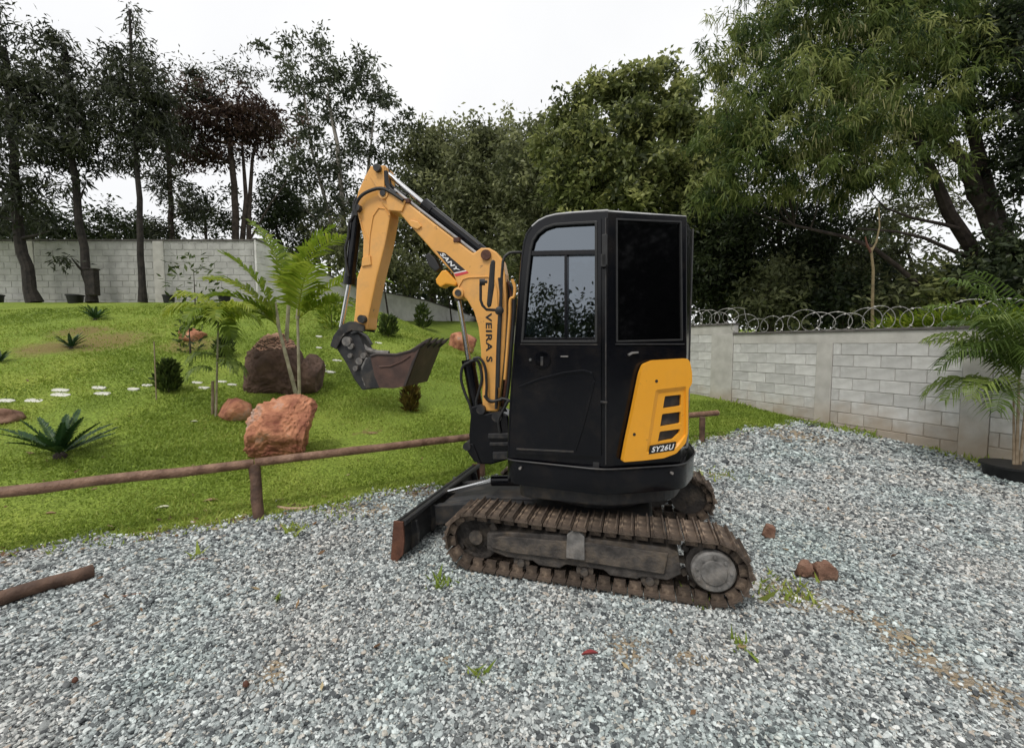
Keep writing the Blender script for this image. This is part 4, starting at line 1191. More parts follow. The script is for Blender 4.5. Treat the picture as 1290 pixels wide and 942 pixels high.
# ================================================================== POST AND RAIL FENCE, LOGS, STONES
M['log'] = mat('weathered_log', (.13, .065, .038), (.29, .17, .11), rough=.6, scale=7, bump=.6, bscale=36, c3=(.47, .34, .26))
M['logdark'] = mat('dark_log', (.06, .032, .021), (.15, .085, .055), rough=.7, scale=9, bump=.4, bscale=40)
M['logend'] = mat('cut_wood', (.30, .19, .12), (.42, .30, .20), rough=.8, scale=20, bump=.2)
def wobbly(a, b, r, n=9, amp=.006, taper=.04, seed=0):
    rr = random.Random(seed)
    a, b = Vector(a), Vector(b); pts, rs = [], []
    for i in range(n):
        t = i / (n - 1)
        pts.append(a + (b - a) * t + Vector((rr.uniform(-1, 1), rr.uniform(-1, 1), rr.uniform(-1, 1))) * amp * (0 if i in (0, n - 1) else 1))
        rs.append(r * (1 + rr.uniform(-.05, .05)) * (1 + taper * (t - .5)))
    rs2 = [rs[0] * .9] + rs + [rs[-1] * .9]
    d = (b - a).normalized() * r * .12
    return [pts[0] - d] + pts + [pts[-1] + d], rs2
fence = thing('log_fence', 'low round log rail fence along the edge of the lawn', 'fence', hit(330, 655))
pb = hit(328, 655)
pt_ = Vector((pb.x - .055, pb.y - .02, .455))
zr = .47
ends = [at_z(-90, 628, zr), at_z(319, 583.5, zr), at_z(592, 550, zr)]
def rail_to(a, b, seed, r=.041):
    p, rs = wobbly(a, b, r, seed=seed)
    MB().tube(p, rs, 12).build('rail', M['log'], fence, smooth=True)
rail_to(at_z(-170, 640, zr), ends[1], 1, .042)
rail_to(ends[1] + Vector((.012, .008, .004)), ends[2] + Vector((.1, .055, 0)), 2, .041)
p3 = at_z(903, 520, float(terrain(2.9, 6.8)) + .40)
rail_to(ends[2] + Vector((.12, .065, 0)), p3, 3, .042)
MB().cyl(p3 - Vector((.002, .001, 0)), p3 + Vector((.008, .005, 0)), .046, 12).build('rail_end', M['logend'], fence)
def post(base, top, seed, r=.048):
    p, rs = wobbly(base - Vector((0, 0, .25)), top, r, 6, .004, seed=seed)
    MB().tube(p, rs, 12).build('post', M['logdark'], fence, smooth=True)
post(pb, Vector((ends[1].x + .005, ends[1].y + .005, zr - .02)), 4)
for q in (-1.9, 3.9, 6.2):
    x, y = xy(q, .02); z = float(terrain(x, y)); post(Vector((x, y, z)), Vector((x, y + .02, z + zr - .03)), 5 + int(q))
p4 = hit(884, 557); post(p4, Vector((p4.x, p4.y, p3.z - .02)), 9, .042)

la, lb = hit(-150, 808), hit(117, 727)
p, rs = wobbly(la + Vector((0, 0, .042)), lb + Vector((0, 0, .046)), .044, seed=12)
tag(MB().tube(p, rs, 12).build('loose_log', M['logdark'], smooth=True, origin=la + (lb - la) * .7), 'fallen dark brown log lying on the gravel at the lower left', 'log')

M['redrock'] = mat('orange_boulder', (.22, .075, .045), (.52, .235, .13), rough=.95, scale=4.2, detail=14, bump=1.0, bscale=22, c3=(.38, .30, .26), lo=.36, hi=.58)
M['darkrock'] = mat('dark_boulder', (.055, .032, .024), (.14, .085, .062), rough=.95, scale=4.0, detail=12, bump=1.0, bscale=14, c3=(.24, .19, .16), lo=.3, hi=.66)
M['toprock'] = mat('pinkish_rock_face', (.44, .22, .14), (.60, .37, .27), rough=.9, scale=4, bump=.6, bscale=16)
M['dirtrock'] = mat('earthy_stone', (.15, .075, .05), (.27, .16, .11), rough=.9, scale=9, bump=.6, bscale=30)
def rock(name, label, cat, base, size, m, seed, rot=0, sub=5, rough=.28, cuts=9, group=None, parent=None, sink=.12, m2=None, topcut=None, box=.8):
    bm = bmesh.new()
    bmesh.ops.create_icosphere(bm, subdivisions=sub, radius=1)
    rr = random.Random(seed)
    planes = []
    for _ in range(cuts):
        n = Vector((rr.uniform(-1, 1), rr.uniform(-1, 1), rr.uniform(-.35, 1))).normalized(); planes.append((n, rr.uniform(.62, .88)))
    if topcut: planes.append((Vector(topcut[0]).normalized(), topcut[1]))
    off = Vector((seed * 3.1, seed * 1.7, seed * .9))
    for v in bm.verts:
        p = Vector([math.copysign(abs(k) ** box, k) for k in v.co])
        for n, d in planes:
            k = p.dot(n) - d
            if k > 0: p -= n * k * .93
        q = p * 1.6 + off
        p += p.normalized() * (noise.noise(q) * rough * .5 + noise.noise(q * 2.7) * rough * .22 + noise.noise(q * 6.5) * rough * .16 + abs(noise.noise(q * 4.1)) * -rough * .3 + noise.noise(q * 15) * rough * .13)
        v.co = p
    lo = min(v.co.z for v in bm.verts)
    R = Matrix.Rotation(rot, 3, 'Z')
    for v in bm.verts:
        p = v.co; p = Vector((p.x * size[0], p.y * size[1], (p.z - lo) * size[2])); v.co = R @ p
    for f in bm.faces: f.smooth = True
    me = bpy.data.meshes.new(name); 
    me.materials.append(m)
    if m2:
        me.materials.append(m2)
        zt = max(v.co.z for v in bm.verts)
        bm.normal_update()
        for f in bm.faces:
            c = f.calc_center_median()
            if f.normal.z > .3 and c.z > zt * .74 + .05 * zt * noise.noise(c * 9): f.material_index = 1
    bm.to_mesh(me); bm.free()
    o = bpy.data.objects.new(name, me); COL.objects.link(o)
    place(o, parent, Vector(base) - Vector((0, 0, sink * size[2])))
    if label: tag(o, label, cat, group)
    return o
def px_size(depth, px): return px * depth / FPX
b1 = hit(342, 506); b1.y += .5; b1.z = float(terrain(b1.x, b1.y)); d1 = b1.y
rock('boulder', 'big dark brown boulder with a flat pinkish top behind the palm stems', 'boulder', b1 + Vector((-px_size(d1, 12), 0, 0)), (px_size(d1, 33), .40, px_size(d1, 43)), M['darkrock'], 3, m2=M['toprock'], topcut=((-.06, -.16, 1), .8), rough=.24, box=.5, sink=.2, sub=6)
rock('boulder', 'rounded mottled brown boulder leaning beside the flat topped one', 'boulder', b1 + Vector((px_size(d1, 24), .12, 0)), (px_size(d1, 22), .33, px_size(d1, 25)), M['darkrock'], 8, rough=.2, sink=.2)
b2 = hit(348, 588); b2.y += .28; b2.z = float(terrain(b2.x, b2.y)); d2 = b2.y
rock('boulder', 'bright orange boulder just behind the rail fence', 'boulder', b2 + Vector((px_size(d2, -6), 0, 0)), (px_size(d2, 40), .30, px_size(d2, 48)), M['redrock'], 21, rough=.3, topcut=((.3, -.25, 1), .95), box=.5, sink=.42, sub=6)
b3 = hit(287, 531); b3.y += .1
rock('rock', 'small orange rock low beside the dark boulder', 'rock', b3 + Vector((px_size(b3.y, 5), .05, 0)), (px_size(b3.y, 23), .22, px_size(b3.y, 17)), M['redrock'], 33, sub=3)
b4 = hit(236, 431)
rock('rock', 'small orange red rock up the slope near the top wall', 'rock', b4 + Vector((0, .2, 0)), (px_size(b4.y, 15), .3, px_size(b4.y, 10)), M['redrock'], 41, sub=3)
b5 = hit(583, 444)
rock('rock', 'orange rock on the far lawn beyond the bucket', 'rock', b5 + Vector((0, .3, 0)), (px_size(b5.y, 21), .4, px_size(b5.y, 14)), M['redrock'], 52, sub=3)
b6 = hit(-4, 535)
rock('rock', 'dark brown rock half in view at the left edge of the lawn', 'rock', b6 + Vector((-.06, .1, 0)), (px_size(b6.y, 24), .2, px_size(b6.y, 12)), M['dirtrock'], 61, sub=3)
b7 = hit(1030, 729)
rock('stone', 'broken brown stone, the larger lump on the gravel right of the track', 'stone', b7 + Vector((px_size(b7.y, 8), 0, 0)), (px_size(b7.y, 15), .05, px_size(b7.y, 15)), M['dirtrock'], 72, sub=4, rough=.4, box=.55)
rock('stone', 'flatter brown stone touching the larger lump right of the track', 'stone', b7 + Vector((px_size(b7.y, -13), .02, 0)), (px_size(b7.y, 13), .05, px_size(b7.y, 12)), M['dirtrock'], 75, sub=4, rough=.4, box=.55)
b8 = hit(968, 677)
rock('stone', 'small upright brown stone on the gravel behind the rear of the track', 'stone', b8, (px_size(b8.y, 9), .05, px_size(b8.y, 9)), M['dirtrock'], 77, sub=4, rough=.4, box=.55)
for i, (x, y, w, lab) in enumerate(((95, 862, 4, 'tiny reddish brown pebble on the gravel at the lower left'), (310, 868, 5, 'small rust coloured pebble on the gravel near the sandy patch'))):
    p = hit(x, y); rock('pebble', lab, 'pebble', p + Vector((0, 0, .012)), (px_size(p.y, w), .012, px_size(p.y, w)), M['rust'], 90 + i, sub=2, sink=.05)

# pale stepping stones across the lawn
M['paver'] = mat('pale_paver', (.46, .46, .40), (.66, .65, .58), rough=.85, scale=6, bump=.2)
STEPS = [(8, 506, 22), (43, 506, 22), (76, 499, 24), (76, 493.5, 20), (125, 490.5, 18), (130, 497, 20), (168, 492, 15), (186, 486.5, 13), (248, 483.5, 14), (257, 490, 14), (280, 482.5, 13), (293, 486, 12), (386, 463, 13), (404, 461, 12), (404, 466, 14), (416, 469.5, 14), (396, 471.5, 17), (425, 455, 12), (402, 439, 8), (402, 425, 8), (424, 406, 8), (477, 433, 10)]
ORD = ['leftmost', 'second from the left', 'third from the left', 'fourth from the left', 'fifth from the left', 'sixth from the left', 'seventh from the left', 'eighth from the left', 'ninth from the left', 'tenth from the left', 'eleventh from the left', 'last before the boulders']
STEP_LABELS = [o + ' in the row left of the boulders' if i < 11 else o + ' in the row from the left' for i, o in enumerate(ORD)] + ['first one right of the dark boulder', 'uppermost of the cluster right of the boulder', 'upper middle of the cluster right of the boulder', 'right end of the cluster right of the boulder', 'lower left of the cluster right of the boulder', 'just above the cluster right of the boulder', 'lower of two up the slope left of the bucket', 'upper of two up the slope left of the bucket', 'highest one, beside the bucket cylinder rod', 'the one seen behind the bucket linkage']
for i, (x, y, w) in enumerate(STEPS):
    p = hit(x, y); hw = px_size(p.y, w) * .5
    n1 = (terrain(p.x + .2, p.y) - terrain(p.x - .2, p.y)) / .4; n2 = (terrain(p.x, p.y + .2) - terrain(p.x, p.y - .2)) / .4
    ax = (Vector((1, 0, n1)).normalized(), Vector((0, 1, n2)).normalized(), Vector((-n1, -n2, 1)).normalized())
    rs_ = random.Random(300 + i); poly = []
    for k in range(9):
        an = 2 * PI * k / 9 + rs_.uniform(-.16, .16); rd = rs_.uniform(.86, 1.1)
        poly.append((math.copysign(abs(math.cos(an)) ** .7, math.cos(an)) * hw * rd, math.copysign(abs(math.sin(an)) ** .7, math.sin(an)) * hw * .5 * rd))
    vs_ = [p + ax[0] * u_ + ax[1] * v_ + ax[2] * z_ for z_ in (-.05, .03 + rs_.uniform(-.008, .008)) for u_, v_ in poly]
    mbs = MB(); mbs.add(vs_, [tuple(range(9)), tuple(range(17, 8, -1))] + [(k, (k + 1) % 9, 9 + (k + 1) % 9, 9 + k) for k in range(9)])
    o = mbs.build('stepping_stone', M['paver'], bevel=.010)
    tag(o, 'pale flat stepping stone, ' + STEP_LABELS[i], 'stepping stone', 'stepping stones crossing the lawn')

# bark, twigs, leaf litter on the gravel
def bark(name, label, cat, pts, r, m, flat=.5):
    q = [hit(x, y) + Vector((0, 0, r * .6)) for x, y in pts]
    o = MB().tube(q, [r * (.6 if i in (0, len(q) - 1) else 1) for i in range(len(q))], 7).build(name, m, smooth=True)
    tag(o, label, cat)
bark('bark_piece', 'curled brown strip of bark on the gravel beside the fence post', 'bark', [(350, 640), (362, 643), (380, 643), (398, 639)], .022, M['logend'])
bark('bark_piece', 'dark bark fragment on the gravel edge right of the fence post', 'bark', [(362, 636), (375, 639), (388, 638)], .014, M['logdark'])
bark('twig', 'upper thin dark twig on the gravel near the right wall', 'twig', [(1172, 661), (1182, 666), (1198, 675)], .007, M['logdark'])
bark('twig', 'lower thin dark twig on the gravel near the right wall', 'twig', [(1153, 686), (1163, 690), (1172, 695)], .009, M['logdark'])
bark('twig', 'short grey stick on the gravel right of the fallen log', 'twig', [(153, 752), (165, 750), (178, 748)], .008, M['dirtrock'])
bark('twig', 'pale brown stick lying on the gravel edge of the lawn', 'twig', [(168, 683), (180, 680), (192, 679)], .009, M['logend'])
bark('twig', 'small brown stick on the gravel below the fence post', 'twig', [(240, 708), (252, 705), (262, 704)], .008, M['dirtrock'])
M['redleaf'] = mat('dry_red_leaf', (.22, .025, .03), (.34, .06, .05), rough=.6, scale=30)
def flat_leaf(px, py, ln, w, az, m, label, name='fallen_leaf'):
    p = hit(px, py) + Vector((0, 0, .022))
    d = Vector((math.cos(az), math.sin(az), .05)); s_ = Vector((-d.y, d.x, .25))
    mb = MB(); n = 6; L_, R_ = [], []
    for i in range(n + 1):
        t = i / n; k = math.sin(PI * min(max(t, .04), .96)) ** .8 * w / 2; c = p + d * (t - .5) * ln + Vector((0, 0, .012 * math.sin(PI * t)))
        L_.append(c + s_ * k); R_.append(c - s_ * k + Vector((0, 0, .004)))
    mid_ = [p + d * (i / n - .5) * ln - Vector((0, 0, .004)) for i in range(n + 1)]
    mb.strip(L_, mid_); mb.strip(mid_, R_)
    tag(mb.build(name, m, smooth=True), label, 'leaf')
flat_leaf(743, 828, .085, .022, .06, M['redleaf'], 'curled dark red leaf on the gravel in front of the excavator')
M['dryleaf'] = mat('dry_leaf', (.20, .12, .06), (.33, .22, .11), rough=.7, scale=20)
M['paleleaf'] = mat('pale_leaf', (.5, .5, .36), (.6, .6, .45), rough=.7, scale=20)
for x, y, ln, az, m, lab in ((205, 642, .12, .4, 'paleleaf', 'pale dry leaf lying on the grass left of the fence post'), (62, 650, .10, .2, 'dryleaf', 'brown dry leaf on the grass near the lawn edge at far left'), (265, 633, .13, .3, 'dryleaf', 'dark dry leaf on the grass just left of the post'),
                             (244, 533, .11, .1, 'paleleaf', 'pale leaf on the grass left of the orange boulder'), (465, 548, .2, .0, 'dryleaf', 'large brown dry leaf on the grass below the bucket'), (160, 607, .13, .2, 'paleleaf', 'pale leaf on the grass just under the log rail'), (350, 633, .05, 1.0, 'paleleaf', 'little white scrap beside the bark strip')):
    flat_leaf(x, y, ln, ln * .3, az, M[m], lab)

# dry leaf litter blown along the edge of the lawn and over the gravel
def litter():
    V_, T_ = [], []
    rg = np.random.default_rng(55)
    spots = []
    for _ in range(420):
        q = rg.uniform(-3.5, 9.5); d = rg.normal(-.06, .14); spots.append(xy(q, d))
    for _ in range(130):
        y = rg.uniform(1.7, 7); spots.append((rg.uniform(-1, 1) * 1.2 * y, y))
    for _ in range(150):
        q = rg.uniform(-4, 8); d = rg.uniform(.1, 6); spots.append(xy(q, d))
    for x, y in spots:
        e = (x - W0[0]) * WN[0] + (y - W0[1]) * WN[1]
        if e < .1: continue
        ln = rg.uniform(.012, .032) * (1 + .06 * y); az = rg.uniform(0, 2 * PI)
        p = np.array([x, y, float(terrain(x, y)) + .018 + .006 * rg.random()])
        a = np.array([math.cos(az), math.sin(az), rg.normal(0, .25)]) * ln; b_ = np.array([-math.sin(az), math.cos(az), rg.normal(0, .3)]) * ln * rg.uniform(.25, .5)
        V_ += [p - a, p - b_, p + a, p + b_]; T_ += [rg.random()] * 4
    m = leaf_mat('dry_litter', (.07, .035, .018), (.20, .115, .055), (.46, .38, .22), trans=.1, rough=.7)
    tag(np_mesh('leaf_litter', V_, np.arange(len(V_)).reshape(-1, 4), m, None, T_, origin=(0, 0, 0)), 'scattered dry leaf litter', None, None, 'stuff')
litter()

# ================================================================== PLANTS
def frond_arrays(base, az, length, elev, droop, nl, ll, lw, tint, rng, curl=.5, hang=.35, start=.12, cyc=False):
    """one pinnate frond: list of vertex/face/tint arrays"""
    n = 12
    d = np.array([math.cos(az), math.sin(az), 0.0]); up = np.array([0, 0, 1.0])
    pts = [np.array(base, float)]; e = elev
    for i in range(n):
        pts.append(pts[-1] + (d * math.cos(e) + up * math.sin(e)) * length / n); e -= droop / n * (0.5 + i / n)
    pts = np.array(pts)
    side = np.cross(d, up)
    V, F, T = [], [], []
    def add(vs, fs, t):
        k = len(V); V.extend(vs); F.extend([[i + k for i in f] for f in fs]); T.extend([t] * len(vs))
    r0 = .004 + .006 * length
    for i in range(n):
        a, b = pts[i], pts[i + 1]; w0, w1 = r0 * (1 - .85 * i / n), r0 * (1 - .85 * (i + 1) / n)
        nn = np.cross(b - a, side); nn = nn / (np.linalg.norm(nn) + 1e-9)
        add([a - side * w0, a + nn * w0, a + side * w0, b - side * w1, b + nn * w1, b + side * w1], [[0, 1, 4, 3], [1, 2, 5, 4]], min(tint + .25, 1))
    for j in range(nl):
        t = start + (1 - start) * (j + .5) / nl
        f = t * n; i = min(int(f), n - 1); p = pts[i] + (pts[i + 1] - pts[i]) * (f - i)
        tan = pts[i + 1] - pts[i]; tan /= np.linalg.norm(tan)
        nn = np.cross(side, tan); nn /= np.linalg.norm(nn)
        L0 = ll * (math.sin(PI * (.12 + .83 * t)) ** .7) * rng.uniform(.85, 1.12)
        for sgn in (-1, 1):
            ang = (.75 if not cyc else .62) - .35 * t + rng.normal(0, .05)
            dr = side * sgn * math.sin(ang + .45) + tan * math.cos(ang + .45) + nn * rng.uniform(.15, .4)
            dr /= np.linalg.norm(dr)
            m1 = p + dr * L0 * .5 ; tip = p + dr * L0 - up * L0 * hang * rng.uniform(.6, 1.4)
            wv = tan * lw * .5
            add([p - wv * .5, p + wv * .5, m1 - wv, m1 + wv, tip], [[0, 1, 3, 2], [2, 3, 4, 4]], np.clip(tint + rng.normal(0, .1), 0, 1))
    F2 = [f for f in F]
    return np.array(V), F2, np.array(T)
def frond(parent, m, *a, **k):
    V, F, T = frond_arrays(*a, **k)
    me = bpy.data.meshes.new('frond')
    org = np.array(a[0], float)
    me.from_pydata([tuple(v - org) for v in V], [], [tuple(dict.fromkeys(f)) for f in F])
    at = me.attributes.new('tint', 'FLOAT', 'POINT'); at.data.foreach_set('value', T.astype(np.float32))
    me.materials.append(m)
    o = bpy.data.objects.new('frond', me); COL.objects.link(o); place(o, parent, Vector([float(x) for x in org])); return o
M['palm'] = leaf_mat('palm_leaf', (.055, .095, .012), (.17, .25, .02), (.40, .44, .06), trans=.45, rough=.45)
M['palm_dark'] = leaf_mat('dark_palm_leaf', (.045, .085, .02), (.125, .19, .042), (.28, .35, .09), trans=.42, rough=.45)  # darker leaf colour for the potted palm and the young palm's lower fronds
M['cycad'] = leaf_mat('cycad_leaf', (.01, .03, .012), (.022, .06, .02), (.045, .10, .03), trans=.15, rough=.4)
M['cane'] = mat('palm_cane', (.22, .20, .12), (.38, .35, .24), rough=.6, scale=8, bump=.2, c3=(.30, .33, .12))
M['bark'] = mat('dark_bark', (.030, .022, .018), (.075, .058, .046), rough=.95, scale=7, bump=.8, bscale=20)
M['blackbark'] = mat('blackish_bark', (.012, .010, .009), (.035, .028, .024), rough=.95, scale=7, bump=.8, bscale=20)
M['palebark'] = mat('pale_bark', (.20, .18, .15), (.36, .33, .29), rough=.9, scale=6, bump=.4, bscale=20)
M['pot'] = mat('black_plastic', (.006, .006, .007), (.010, .010, .011), rough=.45, scale=10)
M['stake'] = mat('wooden_stake', (.22, .16, .10), (.34, .27, .19), rough=.85, scale=12, bump=.2)

def cane(parent, a, b, r0, r1, bow=.0, name='stem', m='cane'):
    a, b = Vector(a), Vector(b); pts = [a + (b - a) * (i / 8) + Vector((bow * math.sin(PI * i / 8), 0, 0)) for i in range(9)]
    rs = [(r0 + (r1 - r0) * i / 8) * (1.06 if i % 2 else .97) for i in range(9)]
    return MB().tube(pts, rs, 9).build(name, M[m], parent, smooth=True)

# clump palm by the boulders: three canes
rng = np.random.default_rng(3)
pb_ = hit(362, 500); D_ = pb_.y - .02
clump = thing('clump_palm', 'tall bright green clump palm with three pale canes in front of the dark boulder', 'palm', pb_)
tops = []
for bx, by, tx, ty, dy, r in ((376, 508, 351, 412, -.05, .033), (357, 490, 364, 378, .05, .04), (378, 524, 375, 402, -.22, .026)):
    base = hit(bx, by); top = at_y(tx, ty, base.y + dy * .2)
    cane(clump, base, top, r, r * .7); tops.append(top)
specs = [  # azimuth deg, elevation deg, length, droop
    (20, 78, 1.55, .9), (-15, 66, 1.6, 1.25), (8, 54, 1.55, 1.5), (172, 80, 1.5, .8), (188, 62, 1.35, 1.35), (-50, 64, 1.2, 1.4), (110, 70, 1.3, 1.1), (215, 54, 1.15, 1.6), (-5, 38, 1.15, 1.7), (170, 42, .95, 1.7), (195, 76, 1.4, 1.0)]
for i, (az, el, ln, dr) in enumerate(specs):
    top = tops[[1, 1, 2, 1, 0, 2, 1, 0, 2, 0, 0][i]]
    frond(clump, M['palm'], tuple(top), math.radians(az), ln, math.radians(el), dr, 30, .42, .055, .35 + .4 * rng.random(), rng, hang=.25)
for i in range(3):
    cane(clump, tops[i], Vector(tops[i]) + Vector((0.03 * (i - 1), 0, .38)), .03, .012, name='crownshaft')

# slim young palm with a stake, left of the clump
yb = hit(272, 525)
young = thing('young_palm', 'slim young palm tied to a brown stake, arching fronds over the lawn', 'palm', yb)
yt = at_y(275, 405, yb.y)
cane(young, yb, yt, .016, .010)
st_ = hit(268, 522); MB().tube([st_, at_y(268, 480, st_.y)], .02, 8).build('stake', M['stake'], young)
for az, el, ln, dr, t in ((200, 50, .75, 2.2, .75), (175, 68, .8, 1.9, .8), (-15, 55, .7, 2.0, .75), (20, 40, .6, 2.2, .6), (260, 45, .6, 2.3, .5), (-60, 48, .6, 2.4, .6), (110, 55, .6, 2.0, .4), (230, 10, .5, 1.8, .3), (-35, 5, .5, 1.8, .3)):
    frond(young, M['palm'], tuple(yt), math.radians(az), ln, math.radians(el), dr, 24, .26, .036, t, rng, hang=.5)
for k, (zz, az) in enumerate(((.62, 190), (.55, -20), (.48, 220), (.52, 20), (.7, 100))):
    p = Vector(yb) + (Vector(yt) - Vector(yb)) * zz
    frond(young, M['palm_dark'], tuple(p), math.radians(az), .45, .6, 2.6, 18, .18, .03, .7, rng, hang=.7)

# cycads and low plants on the lawn
def cycad(label, px, py, wpx, n, seed, dead=0):
    b = hit(px, py); R = px_size(b.y, wpx) * .58
    t = thing('cycad', label, 'cycad', b, 'cycads on the lawn')
    rg = np.random.default_rng(seed)
    MB().tube([b - Vector((0, 0, .05)), b + Vector((0, 0, R * .08)), b + Vector((0, 0, R * .13))], [R * .09, R * .1, R * .05], 10).build('stem', M['bark'], t, smooth=True)
    for i in range(n):
        az = 2 * PI * i / n + rg.normal(0, .12); el = rg.uniform(.2, 1.15)
        frond(t, M['cycad'], (b.x, b.y, b.z + R * .10), az, R * rg.uniform(.8, 1.0), el, rg.uniform(.1, .4), 26, R * .135, R * .042, rg.uniform(.2, .8), rg, hang=.05, cyc=True)
cycad('nearest and largest dark green cycad behind the rail fence', 76, 578, 118, 18, 1)
cycad('small dark cycad in front of the bare soil patch', 90, 440, 40, 16, 2)
cycad('low spreading cycad close to the foot of the top wall', 120, 404, 38, 16, 4)
cycad('faint little cycad at the left edge of the lawn', 0, 458, 34, 14, 5)

M['shrub'] = leaf_mat('shrub_leaf', (.02, .035, .01), (.055, .085, .02), (.12, .15, .035), trans=.3)
M['rustshrub'] = leaf_mat('rusty_shrub_leaf', (.05, .035, .01), (.11, .075, .015), (.17, .14, .03), trans=.3)
def shrub(name, label, cat, b, rx, h, n, ll, m, seed, upright=1.0, stem=True):
    rg = np.random.default_rng(seed)
    t = thing(name, label, cat, b)
    k = n
    th = rg.uniform(0, 2 * PI, k); rr_ = np.sqrt(rg.random(k)); z = rg.random(k)
    prof = np.sin(PI * np.clip(.18 + .75 * z, 0, 1)) ** .7
    P = np.stack([np.cos(th) * rr_ * rx * prof, np.sin(th) * rr_ * rx * prof, z * h + .02], -1) + np.array(b)
    dirs = np.stack([np.cos(th) * .5, np.sin(th) * .5, np.full(k, upright)], -1) + rg.normal(0, .35, (k, 3))
    dirs /= np.linalg.norm(dirs, axis=1)[:, None]
    sd = np.cross(dirs, rg.normal(0, 1, (k, 3))); sd /= np.linalg.norm(sd, axis=1)[:, None]
    L_ = ll * rg.uniform(.6, 1.2, k)[:, None]; w = L_ * .16
    V = np.stack([P, P + dirs * L_ * .5 + sd * w, P + dirs * L_, P + dirs * L_ * .5 - sd * w], 1).reshape(-1, 3)
    np_mesh('foliage', V, np.arange(4 * k).reshape(-1, 4), m, t, np.repeat(np.clip(rg.normal(.5, .2, k), 0, 1), 4))
    if stem:
        MB().tube([Vector(b) - Vector((0, 0, .05)), Vector(b) + Vector((0, 0, h * .7))], [.02, .006], 6).build('stem', M['bark'], t)
    return t
b = hit(213, 495); shrub('shrub', 'upright dark green bush on the lawn left of the boulders', 'bush', b, px_size(b.y, 12), px_size(b.y, 36), 700, px_size(b.y, 10), M['shrub'], 11)
s0 = hit(197, 505); tag(MB().tube([s0 - Vector((0, 0, .05)), at_y(194, 430, s0.y)], .008, 6).build('garden_stake', M['stake']), 'thin pale stake standing beside the upright bush', 'stake')
b = hit(517, 520); shrub('shrub', 'small rusty green bush on the lawn under the bucket', 'bush', b, px_size(b.y, 9.5), px_size(b.y, 32), 420, px_size(b.y, 10), M['rustshrub'], 12)
b = hit(418, 415); shrub('shrub', 'light green feathery sapling behind the excavator bucket link', 'shrub', b, px_size(b.y, 14), px_size(b.y, 40), 300, px_size(b.y, 9), M['palm'], 13, .6)
b = hit(489, 424); shrub('shrub', 'small dark shrub at the foot of the receding wall', 'shrub', b, px_size(b.y, 10), px_size(b.y, 22), 300, px_size(b.y, 9), M['shrub'], 14, .7)
b = hit(533, 414); shrub('shrub', 'dark thin shrub by the wall above the bucket teeth', 'shrub', b, px_size(b.y, 9), px_size(b.y, 26), 300, px_size(b.y, 8), M['shrub'], 15, .7)
b = hit(283, 452); shrub('shrub', 'dark little bush behind the young palm', 'shrub', b, px_size(b.y, 9), px_size(b.y, 22), 300, px_size(b.y, 9), M['shrub'], 16, .8)
b = hit(240, 446); shrub('shrub', 'thin sapling standing in front of the orange red rock', 'shrub', b, px_size(b.y, 15), px_size(b.y, 50), 110, px_size(b.y, 9), M['shrub'], 17, .2)
b = hit(255, 384); shrub('shrub', 'grey green straggly shrub against the top wall', 'shrub', b + Vector((0, -.3, 0)), px_size(b.y, 32), px_size(b.y, 60), 130, px_size(b.y, 10), M['shrub'], 18, .1)
for x, w, lab in ((95, 17, 'dark planter tub at the wall between the two leftmost trunks'), (213, 13, 'dark planter tub at the wall right of the straight trunk'), (283, 14, 'dark planter tub at the wall near the palm fronds'), (-4, 14, 'dark planter tub at the wall at the left edge')):
    p = at_y(x, 381, WY - .45); p.z = float(terrain(p.x, p.y)) - .03
    h = px_size(p.y, 11); r = px_size(p.y, w / 2)
    t = thing('planter_tub', lab, 'planter', p, 'dark tubs along the top wall')
    mb = MB(); mb.tube([p, p + Vector((0, 0, h)), p + Vector((0, 0, h)), p + Vector((0, 0, h * .8))], [r * .8, r, r * .85, r * .8], 14); mb.build('tub', M['pot'], t, smooth=True)
    MB().tube([p + Vector((0, 0, h * .9)), p + Vector((0, 0, h * 1.04))], [r * 1.08, r * 1.08], 14).build('rim', M['pot'], t, smooth=True)

# potted palm by the right wall
pp = hit(1283, 606); pp += Vector((.06, .1, 0)); pp.z = float(terrain(pp.x, pp.y))
pot = thing('planter_pot', 'wide black plastic planter on the gravel at the right edge', 'planter', pp)
rr_ = px_size(pp.y, 31)
mb = MB(); mb.tube([pp, pp + Vector((0, 0, .17)), pp + Vector((0, 0, .17)), pp + Vector((0, 0, .12))], [rr_ * .86, rr_, rr_ * .9, rr_ * .88], 24); mb.build('pot_body', M['pot'], pot, smooth=True)
MB().tube([pp + Vector((0, 0, .15)), pp + Vector((0, 0, .175))], [rr_ * 1.05, rr_ * 1.05], 24).build('pot_rim', M['pot'], pot, smooth=True)
MB().cyl(pp + Vector((0, 0, .12)), pp + Vector((0, 0, .135)), rr_ * .88, 20).build('potting_soil', M['dirtrock'], pot)
palm = thing('potted_palm', 'feathery palm growing from the black planter in front of the right wall', 'palm', pp + Vector((0, 0, .13)))
ptops = []
for k, (dx, tx, ty, r) in enumerate(((0.02, 1284, 476, .018), (.06, 1296, 470, .016), (-.01, 1277, 500, .014))):
    base = pp + Vector((dx, .0, .12)); top = at_y(tx, ty, pp.y + .02 * k)
    cane(palm, base, top, r, r * .6, m='stake'); ptops.append(top)
rg = np.random.default_rng(8)
